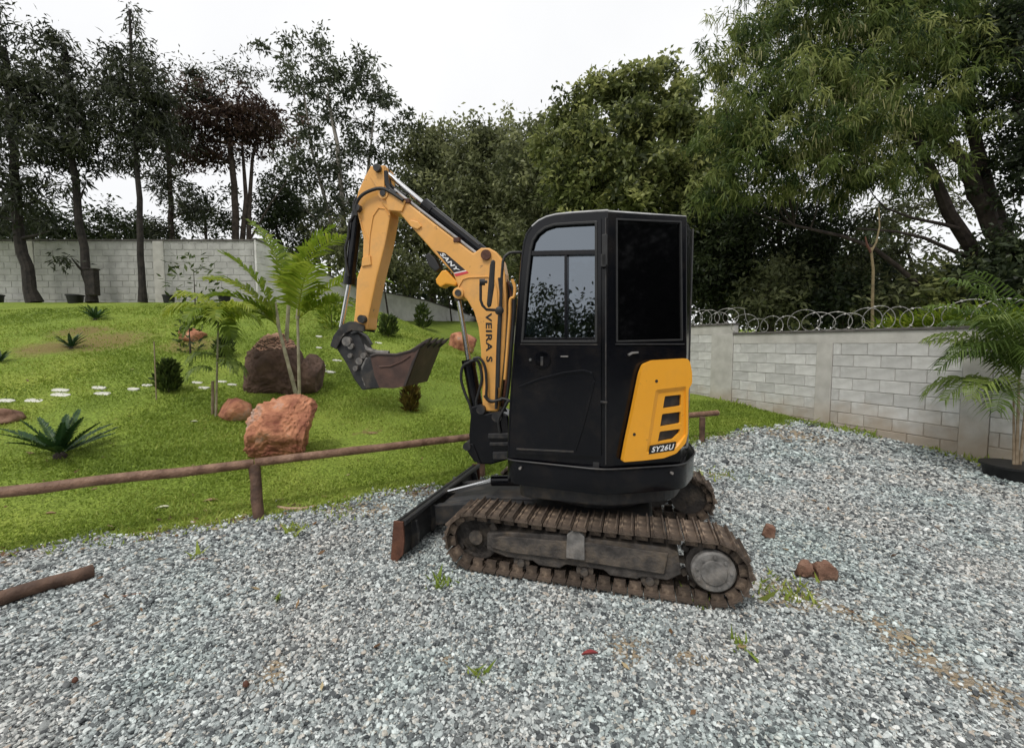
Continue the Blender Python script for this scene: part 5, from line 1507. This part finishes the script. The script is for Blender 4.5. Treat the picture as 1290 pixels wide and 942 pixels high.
for i, (az, el, ln, dr, k) in enumerate(((178, 62, 1.0, 2.3, 0), (165, 50, .95, 2.2, 0), (195, 48, .9, 2.4, 2), (172, 36, .85, 2.0, 2), (150, 66, 1.1, 1.9, 0), (200, 72, 1.1, 1.9, 1), (120, 70, 1.1, 1.6, 1), (230, 60, .9, 2.2, 0), (95, 55, 1.0, 1.9, 1), (20, 60, 1.0, 2.0, 1), (-30, 55, .9, 2.1, 1), (180, 78, 1.2, 1.6, 0), (140, 40, .9, 2.1, 2), (60, 72, 1.1, 1.7, 0), (210, 30, .75, 2.0, 2), (270, 65, .9, 2.0, 1), (186, 56, 1.0, 2.0, 1), (158, 74, 1.15, 1.7, 2), (185, 84, 1.5, 1.2, 0), (150, 82, 1.5, 1.3, 1), (172, 72, 1.45, 1.6, 0), (200, 66, 1.3, 1.7, 1))):
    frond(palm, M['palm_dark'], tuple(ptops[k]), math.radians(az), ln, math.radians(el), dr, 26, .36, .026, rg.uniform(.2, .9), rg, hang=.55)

# ================================================================== TREES
def leaves_from(P, dirs, ll, lw, rg, bend=.15):
    k = len(P)
    dirs = dirs / (np.linalg.norm(dirs, axis=1)[:, None] + 1e-9)
    sd = np.cross(dirs, rg.normal(0, 1, (k, 3))); sd /= np.linalg.norm(sd, axis=1)[:, None] + 1e-9
    L_ = (ll * rg.uniform(.65, 1.3, k))[:, None]; w = L_ * (lw / ll) * .5
    return np.stack([P, P + dirs * L_ * .45 + sd * w, P + dirs * L_ - np.array([0, 0, 1]) * L_ * bend, P + dirs * L_ * .45 - sd * w], 1).reshape(-1, 3)

def crown_points(blobs, n, rg, shell=.55, clump_r=.5, per=30, flat=1.0, vary=.22):
    """clump centres spread in ellipsoids, then leaves about each"""
    vol = np.array([b[1][0] * b[1][1] * b[1][2] * (b[2] if len(b) > 2 else 1) for b in blobs]) ** .75
    cnt = np.maximum(1, (n / per * vol / vol.sum()).astype(int))
    C, T, R = [], [], []
    for (c, r, *_), k in zip(blobs, cnt):
        u = rg.normal(0, 1, (k, 3)); u /= np.linalg.norm(u, axis=1)[:, None]
        rad = rg.random(k) ** shell
        rad = np.where(rg.random(k) < .16, rg.uniform(1.0, 1.38, k), rad)
        C.append(np.array(c) + u * rad[:, None] * np.array(r)); R.append(np.full(k, min(r) * 1.0))
    C = np.concatenate(C); R = np.concatenate(R)
    T = np.clip(rg.normal(.45, vary, len(C)), 0, 1)
    cr = clump_r * rg.uniform(.5, 1.3, len(C))
    k = np.maximum(3, rg.poisson(per, len(C)))
    idx = np.repeat(np.arange(len(C)), k)
    off = rg.normal(0, .5, (len(idx), 3)); off[:, 2] *= flat
    P = C[idx] + off * cr[idx][:, None]
    return P, off, np.clip(T[idx] + rg.normal(0, .1, len(idx)), 0, 1), C

def limb_path(a, b, rg, sag=.0, n=7, wob=.06):
    a, b = Vector(a), Vector(b); L_ = (b - a).length
    pts = []
    for i in range(n):
        t = i / (n - 1)
        p = a + (b - a) * t + Vector((0, 0, L_ * sag * math.sin(PI * t)))
        if 0 < i < n - 1: p += Vector([float(x) for x in rg.normal(0, wob * L_ / n, 3)])
        pts.append(p)
    return pts

def tree(label, trunk_px, depth, blobs_px, n_leaves, ll, lw, lm, seed, bark='bark', trunk_r=(.2, .07), droop=0.0, clump_r=.5, per=30, shell=.5, group=None, twigs=40, dd=0, name='tree', base_z=None, limb_r=.5, flat=.8, vary=.24, upbias=0, twig_r=.014, trunks=None, extra=None):
    """trunk_px: polyline in photo pixels (bottom first) at 'depth'; blobs_px: (x, y, rx, ry, depth offset, depth radius)"""
    rg = np.random.default_rng(seed)
    tp = [at_y(x, y, depth) for x, y in trunk_px]
    if base_z is not None: tp.insert(0, Vector((tp[0].x, tp[0].y, base_z)))
    t = thing(name, label, 'tree', tp[0], group)
    dense = []
    for i in range(len(tp) - 1):
        for j in range(4): dense.append(tp[i] + (tp[i + 1] - tp[i]) * j / 4)
    dense.append(tp[-1])
    dense = [p + (Vector([float(x) for x in rg.normal(0, .02, 3)]) if 0 < i < len(dense) - 1 else Vector()) for i, p in enumerate(dense)]
    m = len(dense)
    rs = [trunk_r[0] + (trunk_r[1] - trunk_r[0]) * i / (m - 1) for i in range(m)]
    rs[0] *= 1.3
    MB().tube(dense, rs, 10).build('trunk', M[bark], t, smooth=True)
    for tr in (trunks or []):
        q = [at_y(x, y, depth + dy) for x, y, dy in tr[0]]; d2 = []
        for i in range(len(q) - 1):
            for j in range(3): d2.append(q[i] + (q[i + 1] - q[i]) * j / 3)
        d2.append(q[-1]); k = len(d2)
        MB().tube(d2, [tr[1] + (tr[2] - tr[1]) * i / (k - 1) for i in range(k)], 9).build('trunk', M[bark], t, smooth=True); dense += d2; rs += [tr[1] + (tr[2] - tr[1]) * i / (k - 1) for i in range(k)]
    blobs = []
    for b in blobs_px:
        x, y, rx, ry, dy, ry3 = b[:6]
        c = at_y(x, y, depth + dy); sc_ = (depth + dy) / FPX
        blobs.append((tuple(c), (rx * sc_, ry3, ry * sc_), b[6] if len(b) > 6 else 1))
    P, off, T, C = crown_points(blobs, n_leaves, rg, shell, clump_r, per, flat, vary)
    dirs = rg.normal(0, 1, P.shape) + off * .8 + np.array([0, 0, upbias - droop])
    V = leaves_from(P, dirs, ll, lw, rg, bend=.15 + droop * .1)
    np_mesh('crown', V, np.arange(len(V)).reshape(-1, 4), lm, t, np.repeat(T, 4))
    ends = []
    for bi, (c, r, *_) in enumerate(blobs):
        cv = Vector(c)
        best = min(range(len(dense)), key=lambda i: (dense[i] - cv).length + max(0, dense[i].z - cv.z + .2) * 2.5)
        s_ = dense[best]
        if (s_ - cv).length < .15: ends.append(cv); continue
        pth = limb_path(s_, cv, rg, sag=-.06)
        r0 = max(rs[best] * limb_r, twig_r * 1.6)
        MB().tube(pth, [r0 * (1 - .75 * i / (len(pth) - 1)) for i in range(len(pth))], 7).build('limb', M[bark], t, smooth=True)
        ends.append(cv)
    if twigs:
        mb = MB(); sel = rg.choice(len(C), min(twigs, len(C)), replace=False)
        for i in sel:
            p = Vector([float(x) for x in C[i]]); e = min(ends, key=lambda q: (q - p).length)
            if (e - p).length < .1: continue
            mb.tube(limb_path(e, p, rg, n=4, wob=.15), [twig_r, twig_r * .8, twig_r * .6, twig_r * .3], 4, caps=False)
        if mb.v: tag(mb.build('twigs', M[bark], t), kind='stuff')
    return t, blobs, rg

M['leaf_pine'] = leaf_mat('casuarina_foliage', (.016, .021, .012), (.045, .054, .03), (.10, .11, .06), trans=.3)
M['leaf_red'] = leaf_mat('reddish_foliage', (.03, .016, .012), (.065, .036, .026), (.11, .078, .05), trans=.25)
M['leaf_euc'] = leaf_mat('pale_airy_foliage', (.03, .038, .022), (.06, .075, .04), (.11, .13, .075), trans=.3)
M['leaf_mass'] = leaf_mat('olive_foliage', (.05, .06, .028), (.15, .168, .075), (.32, .335, .16), trans=.4)
M['leaf_big'] = leaf_mat('broad_leaf', (.045, .06, .02), (.155, .185, .056), (.38, .40, .14), trans=.42)
M['leaf_fea'] = leaf_mat('feathery_leaf', (.035, .065, .018), (.135, .185, .045), (.34, .37, .12), trans=.5)
M['leaf_dark'] = leaf_mat('dark_foliage', (.013, .021, .010), (.036, .052, .021), (.10, .125, .05), trans=.35)
M['pod'] = leaf_mat('seed_pod', (.14, .15, .055), (.26, .26, .10), (.42, .39, .19), trans=.35)

# the tall thin trees along the top wall
GL = 'tall dark trees in front of the top wall'
tree('dark tall tree at the left edge leaning right with a ragged crown', [(44, 381), (28, 320), (20, 240), (12, 140), (5, 60)], 13.6,
     [(0, 60, 42, 50, 0, .9), (-10, 140, 60, 55, .3, 1.2), (22, 210, 48, 38, -.3, 1.1, .6), (-20, 260, 45, 40, .2, 1, .7), (52, 250, 24, 22, 0, .6, .5), (45, 120, 36, 30, 0, .8), (62, 290, 20, 16, 0, .5, .5), (15, 285, 20, 16, 0, .5, .4)], 10500, .19, .05, M['leaf_pine'], 101, trunk_r=(.165, .06), bark='blackbark', per=52, shell=.42, droop=.5, clump_r=.36, group=GL, twigs=120)
tree('second tall dark tree from the left edge with a dark box on its trunk', [(116, 381), (103, 310), (91, 200), (85, 110), (82, 60)], 13.7,
     [(86, 70, 24, 34, 0, .6), (70, 120, 46, 34, .2, .9), (100, 150, 44, 36, -.2, .9), (88, 190, 46, 22, 0, 1, .7), (122, 195, 26, 20, .2, .7, .7), (60, 185, 28, 22, 0, .7, .7), (108, 232, 28, 10, 0, .6, .4), (90, 325, 13, 11, -.3, .3, .7), (135, 110, 22, 20, 0, .5)], 8200, .18, .048, M['leaf_pine'], 102, trunk_r=(.125, .045), bark='blackbark', per=52, shell=.42, droop=.5, clump_r=.32, group=GL, twigs=120)
tree('tallest straight thin tree with a pointed crown in front of the top wall', [(180, 381), (177, 300), (172, 200), (166, 100), (163, 12)], 13.7,
     [(165, 30, 9, 26, 0, .25), (165, 75, 26, 24, 0, .6), (150, 100, 28, 22, .2, .6), (185, 105, 28, 26, -.2, .6), (165, 140, 40, 28, 0, .9), (195, 160, 30, 24, .2, .7), (140, 165, 30, 24, 0, .7), (172, 190, 34, 14, 0, .7, .7), (200, 130, 24, 20, 0, .5), (150, 208, 26, 9, 0, .6, .5)], 8500, .17, .044, M['leaf_pine'], 103, trunk_r=(.10, .03), bark='blackbark', per=40, shell=.42, droop=.4, clump_r=.28, group=GL, twigs=130)
bxp = at_y(116, 356, 13.5)
tag(MB().box(bxp, (.30, .2, .78)).box(bxp + Vector((0, 0, .40)), (.36, .24, .04)).build('nest_box', M['blackbark'], bevel=.02), 'dark box fixed to the trunk of the second tree from the left', 'box')
# behind the top wall
GB = 'trees rising behind the top wall'
tree('reddish brown flat crowned tree behind the top wall', [(297, 330), (296, 250), (290, 190), (286, 150)], 19,
     [(285, 140, 66, 26, 0, 2.0), (250, 165, 45, 28, -.5, 1.5), (300, 165, 50, 26, .3, 1.5), (232, 195, 28, 22, 0, 1), (335, 160, 30, 24, 0, 1), (270, 195, 40, 14, 0, 1)], 11000, .2, .07, M['leaf_red'], 104, trunk_r=(.17, .09), droop=.1, clump_r=.42, group=GB, twigs=90, flat=.5, base_z=2.5, trunks=[([(303, 330, .2), (310, 250, .2), (305, 180, .2)], .12, .05), ([(313, 335, .3), (314, 260, .3), (318, 200, .3), (325, 165, .3)], .11, .04), ([(316, 300, .2), (340, 258, .2), (362, 228, .2)], .05, .02)])
tree('thin dark tree with a sparse crown left of the reddish tree', [(217, 320), (216, 260), (212, 200), (205, 120)], 17.5,
     [(212, 235, 20, 22, 0, .7), (205, 290, 20, 16, 0, .6), (240, 262, 22, 14, 0, .6), (248, 120, 34, 12, .6, .8, .4), (236, 92, 14, 14, .5, .5, .5), (285, 90, 44, 18, 1, .9, .22), (205, 160, 26, 30, 0, .9)], 7000, .18, .05, M['leaf_pine'], 105, trunk_r=(.13, .05), droop=.2, clump_r=.34, group=GB, twigs=70, base_z=2.5)
tree('tall airy tree with pale branches and see-through crown behind the wall', [(438, 350), (432, 270), (425, 180), (412, 120)], 23,
     [(360, 70, 26, 20, 0, 1, .7), (400, 62, 30, 18, 0, 1, .7), (375, 110, 30, 26, .5, 1.2), (420, 100, 36, 26, 0, 1.3), (455, 95, 26, 26, 0, 1), (480, 120, 30, 26, 0, 1.1), (450, 150, 40, 24, .4, 1.3, .8), (500, 150, 20, 18, 0, .8), (395, 160, 36, 30, 0, 1.3, .7), (420, 210, 40, 30, 0, 1.4), (380, 215, 30, 30, .5, 1.2), (470, 195, 34, 22, 0, 1.1, .8), (350, 175, 26, 30, .5, 1, .7), (440, 255, 46, 30, 0, 1.5), (385, 265, 40, 26, .4, 1.3)], 12500, .26, .09, M['leaf_euc'], 106, bark='palebark', trunk_r=(.18, .07), clump_r=.36, per=42, group=GB, twigs=170, base_z=2.5, limb_r=.45, trunks=[([(430, 330, 0), (412, 260, .2), (393, 190, .3), (382, 110, .3)], .12, .03), ([(440, 300, 0), (463, 220, .2), (472, 140, .2)], .11, .03)])
# lower dark growth behind the wall at left, with gaps
for i, (x, y, rx, ry, dep, n, lab) in enumerate(((45, 285, 46, 26, 17, 4200, 'dark bushy tree low behind the wall at the far left'), (150, 285, 42, 22, 18, 2600, 'dark bushy tree low behind the wall between the thin trunks'), (262, 265, 34, 34, 20, 2200, 'dark bushy tree low behind the wall under the reddish crown'), (352, 262, 26, 46, 21, 4200, 'dark bushy tree low behind the corner of the wall'), (415, 300, 46, 30, 22, 6500, 'dense dark bush behind the receding wall left of the arm'))):
    tree(lab, [(x, 330), (x - 3, y + 10)], dep, [(x, y, rx, ry, 0, 1.2), (x - rx * .6, y + 12, rx * .6, ry * .7, 0, .9), (x + rx * .6, y + 10, rx * .6, ry * .7, 0, .9)], n, .2, .07, M['leaf_dark'] if i != 4 else M['leaf_mass'], 130 + i, trunk_r=(.1, .05), clump_r=.38, group='bushy trees close behind the walls', twigs=40, base_z=2.2)

# the dense bank of trees behind the boom
GM = 'dense trees beyond the receding wall'
tree('left tree of the dense olive bank, just right of the arm top', [(545, 400), (548, 300), (550, 220)], 26,
     [(540, 185, 34, 28, 0, 2), (520, 215, 26, 30, 0, 1.5), (570, 205, 40, 34, 0, 2), (545, 250, 50, 36, -.5, 2), (520, 300, 40, 30, -1, 1.8), (570, 300, 46, 40, -1, 2)], 21000, .26, .12, M['leaf_mass'], 111, trunk_r=(.25, .1), clump_r=.55, group=GM, twigs=50, base_z=2, shell=.35)
tree('middle tree of the dense olive bank, behind the boom', [(615, 400), (618, 300), (622, 230)], 24,
     [(600, 190, 32, 24, 0, 2), (640, 185, 34, 24, 0, 2), (625, 225, 52, 34, -.4, 2.2), (590, 260, 44, 36, -.8, 2), (650, 260, 44, 40, -.8, 2), (620, 310, 56, 36, -1.2, 2)], 24000, .25, .12, M['leaf_mass'], 112, trunk_r=(.25, .1), clump_r=.5, group=GM, twigs=50, base_z=2, shell=.35)
tree('right tree of the dense olive bank, next to the cab roof', [(685, 420), (690, 300), (692, 220)], 21,
     [(685, 190, 36, 28, 0, 2), (670, 225, 40, 34, -.5, 2), (715, 225, 40, 34, 0, 2), (690, 265, 50, 40, -.8, 2), (665, 320, 46, 46, -1, 2)], 20000, .23, .11, M['leaf_mass'], 113, trunk_r=(.22, .1), clump_r=.46, group=GM, twigs=50, base_z=1, shell=.35)
tree('big broad leaved olive green tree towering behind the cab', [(800, 430), (798, 300), (795, 210), (790, 150)], 15.5,
     [(722, 150, 24, 22, 0, 1.0), (748, 118, 22, 18, .2, .9), (785, 112, 24, 16, 0, 1.0), (820, 106, 26, 15, .3, 1.0), (855, 122, 22, 18, 0, .9), (838, 84, 13, 10, .5, .4, .5), (695, 185, 22, 20, .3, .9), (740, 180, 34, 24, -.8, 1.2), (790, 160, 34, 26, -.6, 1.2), (840, 160, 32, 26, -.7, 1.2), (885, 185, 34, 40, 0, 1.2), (715, 225, 34, 28, -.8, 1.2), (765, 220, 38, 26, -1.1, 1.3), (820, 215, 38, 28, -1.1, 1.3), (872, 235, 36, 34, -.8, 1.2), (790, 258, 44, 24, -1.3, 1.3), (735, 262, 34, 22, -1.0, 1.2), (850, 275, 38, 26, -1, 1.2)], 40000, .20, .095, M['leaf_big'], 114, trunk_r=(.3, .12), clump_r=.27, group=None, twigs=160, base_z=.5, shell=.42, per=34, vary=.34)

# hanging bushes over the receding wall
rgb = np.random.default_rng(77)
for i, (p0, p1, lab) in enumerate(((P2[0], P2[1], 'green creeper bush hanging over the near part of the receding wall'), (P2[1], P2[2], 'green creeper bush hanging over the middle of the receding wall'), (P2[2], P2[3], 'green creeper bush hanging over the far end of the receding wall'))):
    bl_ = []
    for k in range(5):
        c = p0 + (p1 - p0) * (k + .5) / 5 + Vector((.7, .9, .95 + .2 * (i > 0)))
        if i == 0 and k < 3: continue
        bl_.append((tuple(c), (1.0, .55, .62 + .2 * rgb.random())))
    P, off, T, C = crown_points(bl_, 4200 if i else 1800, rgb, .4, .34, 20)
    V = leaves_from(P, rgb.normal(0, 1, P.shape) + np.array([0, 0, -.5]), .2, .11, rgb)
    t = thing('creeper_bush', lab, 'bush', Vector(bl_[0][0]))
    np_mesh('foliage', V, np.arange(len(V)).reshape(-1, 4), M['leaf_mass'], t, np.repeat(T, 4))
    mb = MB(); a = Vector(bl_[0][0]) - Vector((-.2, -.3, 2.2)); mb.tube([a, Vector(bl_[0][0]), Vector(bl_[-1][0])], [.05, .03, .015], 6); mb.build('stem', M['bark'], t)

# the great feathery tree on the right, limbs and pods
H, hb, hr = tree('huge feathery green tree leaning over the right wall with hanging pale pods', [(1300, 392), (1282, 350), (1252, 290), (1225, 230), (1200, 180)], 10.2,
     [(930, 60, 46, 30, 0, .9, .6), (985, 30, 60, 34, .2, 1, .8), (1050, 20, 60, 40, 0, 1.1), (1120, 15, 60, 40, .2, 1.1), (898, 85, 28, 18, .2, .6, .5), (960, 112, 54, 34, -.3, 1, .8), (1030, 90, 64, 44, -.3, 1.1), (1105, 85, 60, 46, -.2, 1.1), (1180, 60, 60, 50, 0, 1.2), (1235, 30, 44, 44, 0, 1), (920, 160, 40, 34, -.3, .9), (985, 170, 64, 40, -.5, 1), (1060, 165, 64, 40, -.5, 1.1), (1140, 155, 60, 40, -.2, 1.1), (1205, 130, 46, 46, 0, 1), (940, 215, 44, 32, -.4, .8), (1010, 225, 54, 28, -.4, .9), (1085, 220, 54, 26, -.3, .9), (1160, 215, 46, 26, 0, .8), (905, 240, 26, 26, -.2, .6), (1050, -60, 120, 50, .3, 1.4), (1180, -40, 90, 60, .3, 1.4)],
     92000, .17, .028, M['leaf_fea'], 121, trunk_r=(.26, .12), droop=1.0, clump_r=.20, per=52, group=None, twigs=200, base_z=.2, shell=.4, limb_r=.42, twig_r=.011, vary=.34,
     trunks=[([(1250, 345, .5), (1228, 318, .4), (1195, 268, .2), (1178, 225, 0), (1150, 170, -.2)], .17, .08), ([(1236, 330, .4), (1205, 318, .3), (1165, 300, .1), (1130, 292, 0), (1080, 288, -.2)], .055, .02), ([(1207, 288, .2), (1190, 283, .2), (1150, 275, .1), (1115, 262, 0)], .05, .02), ([(1270, 330, .2), (1262, 290, 0), (1244, 240, 0), (1222, 150, 0)], .2, .1),
             ([(1190, 372, .6), (1160, 362, .5), (1130, 335, .4), (1100, 312, .3), (1062, 298, .2), (1000, 284, 0)], .07, .03)])
def pods(root, blobs, n, rg):
    Vs, Ts = [], []
    for _ in range(n):
        c, r, *_x = blobs[int(rg.integers(len(blobs)))]
        u = rg.normal(0, 1, 3); u /= np.linalg.norm(u); u[1] = -abs(u[1])
        a = np.array(c) + u * np.array(r) * .95
        for _k in range(int(rg.integers(4, 11))):
            p = a + rg.normal(0, .10, 3); ln = rg.uniform(.10, .21); w = .010
            d = np.array([rg.normal(0, .18), rg.normal(0, .18), -1]); s_ = np.array([math.cos(q_ := rg.uniform(0, 2 * PI)), math.sin(q_), 0]) * w
            Vs.append([p - s_, p + s_, p + d * ln + s_ * .6, p + d * ln - s_ * .6]); Ts += [rg.random()] * 4
    V = np.array(Vs).reshape(-1, 3)
    tag(np_mesh('seed_pods', V, np.arange(len(V)).reshape(-1, 4), M['pod'], root, Ts), kind='stuff')
pods(H, [hb[i] for i in (0, 5, 6, 6, 6, 11, 12, 12, 12, 12, 16, 16)], 120, hr)
tree('dark tree with dense small leaves in the upper right corner', [(1330, 380), (1320, 250), (1300, 120)], 9.4,
     [(1275, 60, 34, 60, 0, .8), (1285, 130, 34, 44, 0, .8), (1262, 30, 24, 34, 0, .6), (1290, 190, 30, 40, 0, .7), (1278, 240, 24, 30, .2, .6, .6), (1320, 60, 50, 90, .3, 1), (1320, 180, 44, 70, .3, 1), (1280, 310, 30, 40, .1, .6, .7)], 15000, .10, .06, M['leaf_dark'], 122, trunk_r=(.16, .07), clump_r=.24, twigs=60, base_z=.2)
# dark understorey behind the right wall
GU = 'dark understorey trees behind the right wall'
for i, (x, y, rx, ry, dep, n, lab, m, tr_) in enumerate((
    (905, 330, 46, 60, 14, 12000, 'black green tree directly right of the cab', 'leaf_dark', [(905, 420), (900, 340)]),
    (900, 270, 44, 40, 14.5, 8000, 'upper dark crown beside the cab roof edge', 'leaf_dark', [(915, 420), (905, 300)]),
    (975, 370, 40, 40, 12.5, 5600, 'dark bush with pale lower leaves behind the first wire loops', 'leaf_mass', [(972, 420), (970, 380)]),
    (1010, 335, 40, 44, 14, 6200, 'dark green bushy tree right of the gap in the trees', 'leaf_dark', [(1010, 420), (1012, 340)]),
    (1062, 375, 40, 30, 12, 4600, 'low dark bush behind the middle of the wire coil', 'leaf_dark', [(1060, 420), (1062, 380)]),
    (1130, 372, 46, 28, 11.5, 3600, 'low olive bush behind the wall near the bamboo pole', 'leaf_mass', [(1130, 420), (1130, 380)]),
    (1200, 372, 44, 30, 10.5, 4200, 'green bush behind the wall under the leaning trunks', 'leaf_big', [(1200, 420), (1200, 380)]),
    (1272, 350, 40, 40, 9.5, 5200, 'dark leafy bush at the right edge above the wall', 'leaf_dark', [(1275, 420), (1272, 370)]))):
    tree(lab, tr_, dep, [(x, y, rx, ry, 0, 1.1), (x - rx * .5, y + ry * .4, rx * .6, ry * .6, -.3, .8), (x + rx * .5, y + ry * .35, rx * .6, ry * .6, .2, .8), (x + rx * .2, y - ry * .5, rx * .5, ry * .5, 0, .7)], n, .17, .07, M[m], 150 + i, trunk_r=(.11, .05), clump_r=.34, group=GU, twigs=50, base_z=.2)
tree('airy dark tree filling the gap between the cab and the leaning trunks', [(985, 420), (980, 330), (985, 260)], 12.8,
     [(965, 262, 34, 26, 0, .9), (1005, 270, 34, 24, 0, .9), (1040, 300, 36, 26, 0, .9), (950, 305, 30, 30, 0, .8), (1000, 320, 36, 26, 0, .9), (1050, 262, 30, 16, 0, .7, .7), (930, 285, 26, 30, 0, .8), (1085, 325, 30, 20, 0, .7, .7)], 11000, .15, .055, M['leaf_dark'], 171, trunk_r=(.10, .05), clump_r=.3, group=GU, twigs=120, base_z=.2)
tree('thin leaved tree whose twigs cross the bright gap under the leaning trunks', [(1160, 420), (1150, 360), (1140, 300)], 12.2,
     [(1100, 275, 34, 20, 0, .8, .6), (1150, 262, 40, 16, 0, .8, .7), (1130, 320, 44, 20, 0, .9, .6), (1190, 340, 40, 20, 0, .8, .8), (1090, 345, 40, 18, 0, .8), (1215, 255, 24, 30, 0, .6, .5), (1250, 330, 30, 26, 0, .7)], 6500, .13, .045, M['leaf_mass'], 172, trunk_r=(.07, .03), clump_r=.28, group=GU, twigs=200, base_z=.2, twig_r=.010)
# bamboo pole with a fork, behind the wall
M['pole'] = mat('tan_pole', (.13, .10, .05), (.235, .18, .09), rough=.75, scale=9, bump=.1)
pz = at_y(1099, 430, 8.2)
pole = thing('thin_tree', 'thin tan sapling trunk standing behind the razor wire', 'tree', pz)
MB().tube([pz, at_y(1099, 380, 8.2), at_y(1100, 340, 8.2), at_y(1097, 312, 8.2)], [.027, .025, .023, .02], 9).build('trunk', M['pole'], pole, smooth=True)
MB().tube([at_y(1097, 318, 8.2), at_y(1104, 305, 8.2), at_y(1108, 285, 8.25), at_y(1107, 262, 8.3)], [.02, .017, .013, .008], 8).build('limb', M['pole'], pole, smooth=True)
MB().tube([at_y(1097, 318, 8.2), at_y(1092, 308, 8.2), at_y(1090, 298, 8.2)], [.022, .018, .010], 8).build('limb', M['rust'], pole, smooth=True)
# grassy bamboo spilling over the wall at right
bb = WF.w(-.75, 1.2, -.5)
bam = thing('bamboo_clump', 'grassy bright bamboo spilling over the top of the right wall', 'bamboo', bb)
rg = np.random.default_rng(21)
VV, TT = [], []
for _ in range(1500):
    s = rg.uniform(-1.9, .35); a0 = np.array(WF.w(s, 1.55 + .25 * rg.random(), -.35 - .5 * rg.random()))
    d = np.array(WF.u) * rg.normal(0, .45) + np.array(WF.n) * rg.normal(.25, .35) + np.array([0, 0, 1]) * rg.uniform(.5, 1.2)
    d /= np.linalg.norm(d); ln = rg.uniform(.28, .62) * (1 - .35 * abs(s + .8)); t = np.clip(rg.normal(.5, .2), 0, 1)
    sd = np.cross(d, rg.normal(0, 1, 3)); sd = sd / np.linalg.norm(sd) * .014
    p1 = a0 + d * ln * .6; p2 = a0 + d * ln * .95 + np.array(WF.n) * ln * .2 - np.array([0, 0, 1]) * ln * .12
    VV += [a0 - sd, a0 + sd, p1 + sd, p1 - sd, p1 - sd, p1 + sd, p2 + sd * .2, p2 - sd * .2]; TT += [t] * 8
V = np.array(VV); np_mesh('leaves', V, np.arange(len(V)).reshape(-1, 4), M['palm'], bam, TT)
for s in (-1.4, -1.0, -.6, -.2):
    MB().tube([WF.w(s, .1, -.5), WF.w(s, 1.3, -.5), WF.w(s + .1, 1.9, -.4)], [.014, .011, .005], 6).build('cane', M['cane'], bam, smooth=True)

# wooded horizon all round beyond the walls, and the tree line behind the viewer that the cab glass mirrors
def treeline(name, label, pts, n, h, dep, seed, m, zbase=0, ll=.5):
    rg = np.random.default_rng(seed); bl_ = []
    for x, y in pts:
        hh = h * rg.uniform(.8, 1.2) * (1.3 if x > 2 else .66); bl_.append(((x, y, zbase + hh * .5), (rg.uniform(2.2, 3.4), dep, hh * .55)))
    P, off, T, C = crown_points(bl_, n, rg, .35, .9, 30)
    V = leaves_from(P, rg.normal(0, 1, P.shape), ll, ll * .55, rg)
    o = np_mesh(name, V, np.arange(len(V)).reshape(-1, 4), m, None, np.repeat(T, 4))
    tag(o, label, None, None, 'stuff')
treeline('woods', 'wooded ground around the lot', [(-26 + 4 * i, 31 + 2.5 * math.sin(i)) for i in range(14)] + [(-30, 27), (-33, 22), (-36, 17)], 24000, 5.5, 2.2, 201, M['leaf_dark'], 1.5)
treeline('woods', 'wooded ground behind the viewer', [(-24 + 4 * i, -15 - 2 * math.sin(i * 1.7)) for i in range(13)] + [(-24, -8), (-25, -3), (22, -8), (16, -10), (12, -11), (20, -11)], 80000, 6.0, 2.2, 202, M['leaf_dark'], 0, .28)
